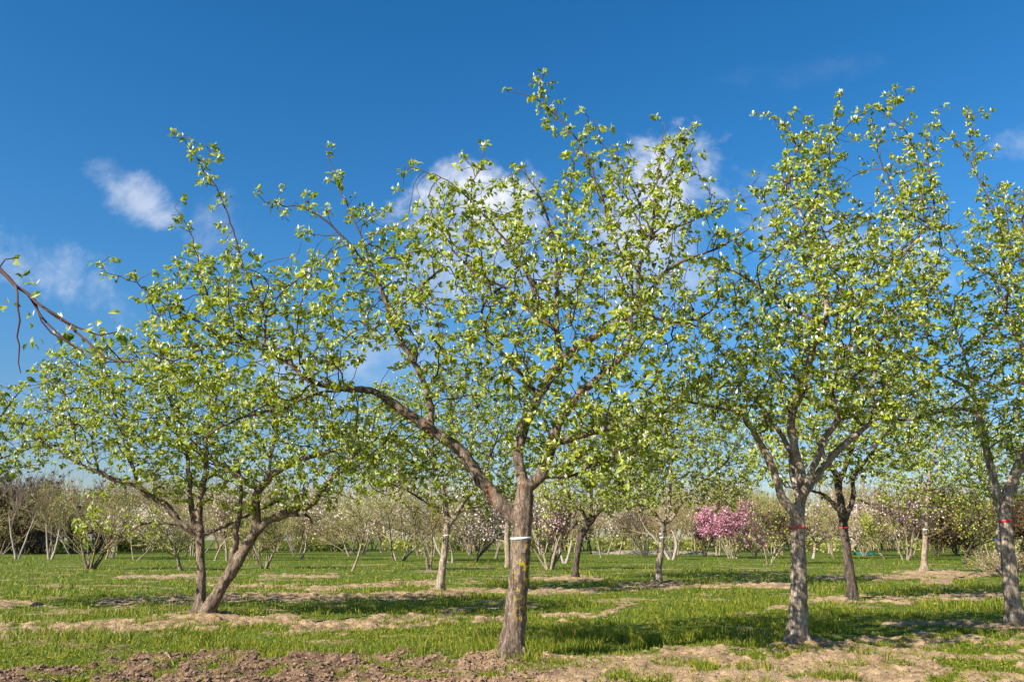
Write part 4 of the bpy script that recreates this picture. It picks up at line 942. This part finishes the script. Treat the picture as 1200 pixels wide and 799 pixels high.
# far wood: one mass of twiggy trees, distance haze put into the tan colour
def wood(name, label, specs, mats_, leafm, seed, n, x0, x1, Y0_, Y1_, hmin, hmax, leafn, leafs, rmin=.02):
    rng = np.random.default_rng(seed); V = []; Q = []; nv = 0; LP = []
    base = []
    for k in range(4):
        s = dict(DEF); s.update(specs); T = Tubes(); tips = []; r2 = np.random.default_rng(seed + k)
        for st in range(s['stems']):
            a = r2.uniform(0, 6.28); rec(T, tips, r2, np.array([math.cos(a) * .03, math.sin(a) * .03, -.05]), unit(np.array([math.cos(a) * s['spread'], math.sin(a) * s['spread'], 1])), s['llen'], .014, 0, s, .0022)
        v = T.verts(); sc = 1 / v[:, 2].max(); base.append((v * sc, T.faces(), np.array([t_[0] for t_ in tips]) * sc))
    for i in range(n):
        v, q, tp = base[int(rng.integers(0, 4))]; xs_ = rng.uniform(x0, x1); h = rng.uniform(hmin, hmax) * (1 + .22 * math.sin(xs_ * 9 + seed)); a = rng.uniform(0, 6.28); c, s_ = math.cos(a), math.sin(a)
        M = np.array([[c, -s_, 0], [s_, c, 0], [0, 0, 1]]) * h; Yy = rng.uniform(Y0_, Y1_); off = np.array([xs_ * Yy, Yy, 0])
        V.append(v @ M.T + off); Q.append(q + nv); nv += len(v)
        kk = rng.integers(0, len(tp), leafn); LP.append(tp[kk] @ M.T + off + rng.normal(size=(leafn, 3)) * .25)
    o = link(name, mesh_np(name, np.concatenate(V), [np.concatenate(Q)], [mats_]))
    tag(o, label, 'woodland', kind='stuff')
    if leafn:
        P = np.concatenate(LP); m = len(P); d = unit(rng.normal(size=(m, 3))); L = rng.uniform(.6, 1.3, m) * leafs
        Vq, Fq = quads(P, d, unit(rng.normal(size=(m, 3))), L, L * .8)
        fo = link('foliage', mesh_np('foliage', Vq, [Fq], [leafm], None, False), o); fo['kind'] = 'stuff'
WS = dict(stems=3, spread=.3, kids=[5, 5, 4], bare=.15, ang=.6, r=.03)
wood('far_woodland', 'hazy tan line of leafless woodland along the far edge of the field', WS, M_TWIG_TAN, M_LEAF_YG, 401, 260, -.95, .95, 120, 150, 7, 11.0, 130, .4)
wood('brown_woodland', 'dark brown leafless wood filling the far left corner behind the forked whitish trees', WS, M_TWIG, M_DARKLEAF, 402, 46, -.98, -.47, 100, 118, 6.5, 9.5, 260, .45)
wood('far_hedge', 'low olive hedge at the foot of the far woodland', dict(WS, bare=.02), M_TWIG_OLIVE, M_LEAF_YG, 403, 190, -.98, .98, 116, 121, 1.6, 3.0, 90, .35)

# ------------------------------------------------------------------ grass, weeds, clods
rg = np.random.default_rng(900)
N = 560000
sx = rg.uniform(-60, 1260, N); sy = 646 + (830 - 646) * rg.random(N) ** .85
dx, dy, dz = ray(sx, sy); tt = -CAMH / dz; X = dx * tt; Y = dy * tt
ok = (Y < 95) & (Y > 6); X, Y = X[ok], Y[ok]
m = soil_mask(X, Y); tuft = fbm(X, Y, 1.1, 70)
for (x0, y0, s0, a0) in MOUNDS: m = m * (1 - .75 * np.exp(-((X - x0) ** 2 + (Y - y0) ** 2) / .32 ** 2))
pd = np.clip(1.05 - m * 1.15, .015, 1) * np.clip(.1 + (fbm(X, Y, 1.7, 72) - .25) * 2.2, .12, 1)
ok = rg.random(len(X)) < pd; X, Y, m, tuft = X[ok], Y[ok], m[ok], tuft[ok]
n = len(X); Z = height(X, Y, m)
patchH = np.clip((fbm(X, Y, .55, 80) - .3) * 2.2, .35, 1.5)
hh = rg.uniform(.05, .22, n) * patchH * (1 - .5 * np.clip(m, 0, 1)) * np.clip(.75 + (fbm(X, Y, 2.6, 71) - .5) * 4.5, .3, 1.9)
ww = np.clip(.0011 * Y * rg.uniform(.5, 1.1, n), .008, .06)
a = rg.uniform(0, 6.28, n); lean = rg.uniform(.1, .8, n) * hh; la = rg.uniform(0, 6.28, n)
base = np.stack([X, Y, Z - .005], 1); sd = np.stack([np.cos(a), np.sin(a) * .5, 0 * a], 1) * ww[:, None] * .5
ld = np.stack([np.cos(la), np.sin(la), 0 * la], 1) * lean[:, None]; up = np.stack([0 * a, 0 * a, hh], 1)
Vg = np.stack([base - sd, base + sd, base + up * .6 + ld * .3 + sd * .8, base + up * .6 + ld * .3 - sd * .8, base + up + ld], 1).reshape(-1, 3)
i5 = np.arange(n)[:, None] * 5
tag(link('grass', mesh_np('grass', Vg, [i5 + np.array([[0, 1, 2, 3]]), i5 + np.array([[3, 2, 4]])], [M_GRASS], None, False)), 'short spring grass in uneven tufts between strips of bare soil', 'grass', kind='stuff')
print('grass blades', n)
# (weeds)
# broad-leaved weeds in the grass
n = 30000
sx = rg.uniform(-40, 1240, n); sy = rg.uniform(668, 810, n); dx, dy, dz = ray(sx, sy); tt = -CAMH / dz; X = dx * tt; Y = dy * tt
m = soil_mask(X, Y); cl = fbm(X, Y, .8, 90); ok = (cl > .52) & (m < .6); X, Y, m = X[ok], Y[ok], m[ok]; n = len(X); Z = height(X, Y, m)
P = np.stack([X, Y, Z + rg.uniform(.01, .11, n)], 1); th = rg.uniform(0, 6.28, n); d = unit(np.stack([np.cos(th), np.sin(th), rg.uniform(-.1, .6, n)], 1))
V, Fq = quads(P, d, unit(np.array([0, -.3, 1.]) + rg.normal(size=(n, 3)) * .4), rg.uniform(.02, .05, n), rg.uniform(.015, .04, n))
tag(link('ground_weeds', mesh_np('ground_weeds', V, [Fq], [M_GRASS], None, False)), 'low broad-leaved weeds growing through the grass', 'weeds', kind='stuff')
# dry leaves, straw and twigs lying about
n = 16000
sx = rg.uniform(-40, 1240, n); sy = rg.uniform(690, 810, n); dx, dy, dz = ray(sx, sy); tt = -CAMH / dz; X = dx * tt; Y = dy * tt
m = soil_mask(X, Y); ok = rg.random(n) < np.clip(.25 + m, 0, 1) * (fbm(X, Y, .6, 97) > .45); X, Y, m = X[ok], Y[ok], m[ok]; n = len(X); Z = height(X, Y, m)
th = rg.uniform(0, 6.28, n); d = unit(np.stack([np.cos(th), np.sin(th), rg.uniform(-.1, .3, n)], 1)); straw = rg.random(n) < .6
V, Fq = quads(np.stack([X, Y, Z + .012], 1), d, unit(np.array([0, 0, 1.]) + rg.normal(size=(n, 3)) * .35), np.where(straw, rg.uniform(.04, .13, n), rg.uniform(.02, .05, n)), np.where(straw, .007, rg.uniform(.012, .03, n)))
M_LITTER = leaf_mat('dry_litter', [(0.10, 0.06, 0.035), (0.26, 0.17, 0.09), (0.45, 0.36, 0.2)], trans=.1, rough=.8)
tag(link('dry_litter', mesh_np('dry_litter', V, [Fq], [M_LITTER], None, False)), 'dry leaves and straw strewn over soil and grass', 'leaf litter', kind='stuff')
# clods
import bmesh
bm = bmesh.new(); bmesh.ops.create_icosphere(bm, subdivisions=2, radius=1); cv = np.array([v.co[:] for v in bm.verts]); cf = np.array([[v.index for v in f.verts] for f in bm.faces]); bm.free()
n = 16000; sx = rg.uniform(-40, 1240, n * 4); sy = rg.uniform(695, 812, n * 4); dx, dy, dz = ray(sx, sy); tt = -CAMH / dz; X = dx * tt; Y = dy * tt
m = soil_mask(X, Y); leftfg = (X < 0.5) & (Y < 13.5)
ok = (m > .55) & (rg.random(len(X)) < np.where(leftfg, .8, .5)); X, Y, m = X[ok][:n], Y[ok][:n], m[ok][:n]; n = len(X)
Z = height(X, Y, m); S = np.minimum(rg.gamma(1.5, .006, n) + .005, .035) * .75; left = (X < .5) & (Y < 13.5); S = S * np.where(left, 1.25, .62)
V = []
for i in range(n):
    v = cv * (1 + .5 * np.sin(cv @ rg.normal(size=(3, 3)) * 2.6).sum(1, keepdims=True) * .4) * S[i] * rg.uniform(.7, 1.3, 3) * np.array([1, 1, .7]); V.append(v + [X[i], Y[i], Z[i] + S[i] * .2])
Fc = (np.arange(n)[:, None, None] * len(cv) + cf[None]).reshape(-1, 3)
m_c, t, b = mat('clod_soil'); co = t.new('ShaderNodeTexCoord').outputs['Object']; g = t.new('ShaderNodeNewGeometry'); spx = t.new('ShaderNodeSeparateXYZ'); t.link(co, spx.inputs[0])
cc = t.mix(g.outputs['Random Per Island'], (0.12, 0.068, 0.042, 1), (0.32, 0.20, 0.12, 1))
t.link(t.mix(t.ramp(spx.outputs[0], 0, 2, 0, .6), cc, (0.36, 0.25, 0.15, 1)), b.inputs['Base Color']); b.inputs['Roughness'].default_value = .95
tag(link('soil_clods', mesh_np('soil_clods', np.concatenate(V), [Fc], [m_c], None, False)), 'crumbly clods of turned soil on the bare strips', 'soil clods', kind='stuff')

# ------------------------------------------------------------------ small things
def gpt(px, py):
    Y = depth_of(py); P = at(px, py, Y); P[2] = ground_z(P[0], Y); return P
stick_specs = [('curved dark fallen branch on the sandy mound right of the slim white-banded quince', [(1118, 679), (1130, 677), (1143, 674), (1152, 676)], .03),
               ('long thin fallen branch on the bare strip right of the two-trunked quince', [(372, 732), (400, 728), (425, 724), (455, 723)], .018),
               ('short pale stick on the turned soil at the lower left', [(193, 774), (199, 776), (205, 780)], .014)]
for lab, pts, rad in stick_specs:
    P = np.array([gpt(*p) for p in pts]); P[:, 2] += rad * .7; b0 = P[0].copy(); P = chaikin(P - b0, 2); P[:, 2] += .02 * np.sin(np.linspace(0, 5, len(P)))
    T = Tubes(); T.add(P, np.linspace(rad, rad * .4, len(P)), 6, .08, rg); o = link('fallen_branch', T.mesh('fallen_branch', M_TWIG if 'pale' not in lab else M_TWIG_TAN), None, b0); tag(o, lab, 'branch')
# dandelions
dl = [(279, 723, 'dandelion'), ]
spots = [(186, 667.5, 'yellow dandelion in far grass left of the two-trunked quince'), (231, 694, 'yellow dandelion beside the upright trunk of the two-trunked quince'),
         (493, 677, 'yellow dandelion left of the small white-banded quince'), (1062, 692, 'yellow dandelion in grass between the dark shaded quince and the sandy mound'),
         (1140, 690, 'brightest yellow dandelion below the right end of the sandy mound'), (1098, 713, 'yellow dandelion halfway between the two red-banded front trunks'),
         (967, 656, 'yellow dandelion in far grass right of the grey red-banded trunk')]
for px, py, lab in spots:
    P = gpt(px, py); sc = max(1.0, P[1] / 28)
    root = empty('dandelion', P, lab, 'flower', 'dandelions in the grass')
    T = Tubes(); T.add([[0, 0, 0], [.004, 0, .06], [0, .004, .12]], [.003, .003, .003], 5); link('stem', T.mesh('stem', M_GRASS), root)
    bm = bmesh.new()
    for ring, (rr_, zz_, nn_) in enumerate([(.028, .122, 16), (.018, .130, 12), (.009, .135, 8)]):
        for j in range(nn_):
            a = j * 2 * math.pi / nn_ + ring * .2; da = .16
            v = [bm.verts.new(c) for c in ((0, 0, .12), (rr_ * math.cos(a - da), rr_ * math.sin(a - da), zz_), (rr_ * 1.15 * math.cos(a), rr_ * 1.15 * math.sin(a), zz_ + .003), (rr_ * math.cos(a + da), rr_ * math.sin(a + da), zz_))]
            bm.faces.new(v)
    me = bpy.data.meshes.new('flower_head'); bm.to_mesh(me); bm.free(); me.materials.append(M_YELLOW); link('flower_head', me, root)
    root.scale = (sc, sc, 1)
# scrap of blue plastic and pale scraps
def scrap(name, lab, px, py, size, m_, seed):
    r_ = np.random.default_rng(seed); n = 7; g = np.linspace(-.5, .5, n); A, Bq = np.meshgrid(g, g, indexing='ij'); Zs = .22 * (r_.random((n, n)) - .3) + .15
    V = np.stack([A * (1 + .3 * r_.random((n, n))), Bq * .6, Zs], -1).reshape(-1, 3) * size
    i = (np.arange(n - 1)[:, None] * n + np.arange(n - 1)).ravel(); me = mesh_np(name, V, [np.stack([i, i + n, i + n + 1, i + 1], 1)], [m_])
    o = link(name, me, None, gpt(px, py) + np.array([0, 0, .02])); md = o.modifiers.new('t', 'SOLIDIFY'); md.thickness = .003; tag(o, lab, 'litter')
scrap('plastic_scrap', 'crumpled bright blue plastic scrap between the two red-banded front trunks', 1075, 741, .10, M_BLUE, 1)
scrap('paper_scrap', 'tiny white scrap on the bare soil in front of the lichen-spotted trunk', 604, 790, .045, M_WHITE, 2)
# teal tarpaulin far right
def tarp(px0, px1, by, hpx, m_, name, lab):
    Y = depth_of(by); k = Y / F; W = (px1 - px0) * k; H = hpx * k; nx, nz = 22, 6
    r_ = np.random.default_rng(3); u, v = np.meshgrid(np.linspace(0, W, nx), np.linspace(0, 1, nz), indexing='ij')
    dep = .5 * (1 - v); ztop = H * (1 - .3 * r_.random(nx))[:, None]
    front = np.stack([u, -dep + .05 * r_.random(u.shape), ztop * v], -1); back = np.stack([u, dep + .02, ztop * v], -1)[:, ::-1]
    G = np.concatenate([front, back[:, 1:]], 1); a_, b_ = G.shape[:2]; i = (np.arange(a_ - 1)[:, None] * b_ + np.arange(b_ - 1)).ravel()
    P = at(px0, by, Y); P[2] = 0; o = link(name, mesh_np(name, G, [np.stack([i, i + b_, i + b_ + 1, i + 1], 1)], [m_]), None, P); tag(o, lab, 'tarpaulin')
tarp(1002, 1024, 650, 4, M_TEAL, 'tarpaulin', 'low teal tarpaulin heaped at the foot of the pale pink magnolia')
# pale sandy bank far behind the middle of the field
Y = 100; xs = np.linspace(9, 30, 90); vs = np.linspace(-1, 1, 14); XX, VV = np.meshgrid(xs, vs, indexing='ij')
HH = (1 - VV ** 2) * (.12 + .5 * fbm(XX, VV * 2, .4, 95)) * np.clip((XX - 7) * .6, 0, 1) * np.clip((24 - XX) * .3, 0, 1) + .1 * (fbm(XX, VV * 2, 3, 96) - .5)
i = (np.arange(89)[:, None] * 14 + np.arange(13)).ravel()
m_s, t, b = mat('pale_soil'); t.link(t.mix(t.noise(t.new('ShaderNodeTexCoord').outputs['Object'], 1.5, 5, .7), (0.16, 0.14, 0.07, 1), (0.42, 0.34, 0.24, 1)), b.inputs['Base Color']); b.inputs['Roughness'].default_value = .95
tag(link('soil_bank', mesh_np('soil_bank', np.stack([XX, Y + VV * 1.6, HH], -1), [np.stack([i, i + 14, i + 15, i + 1], 1)], [m_s])), kind='structure')
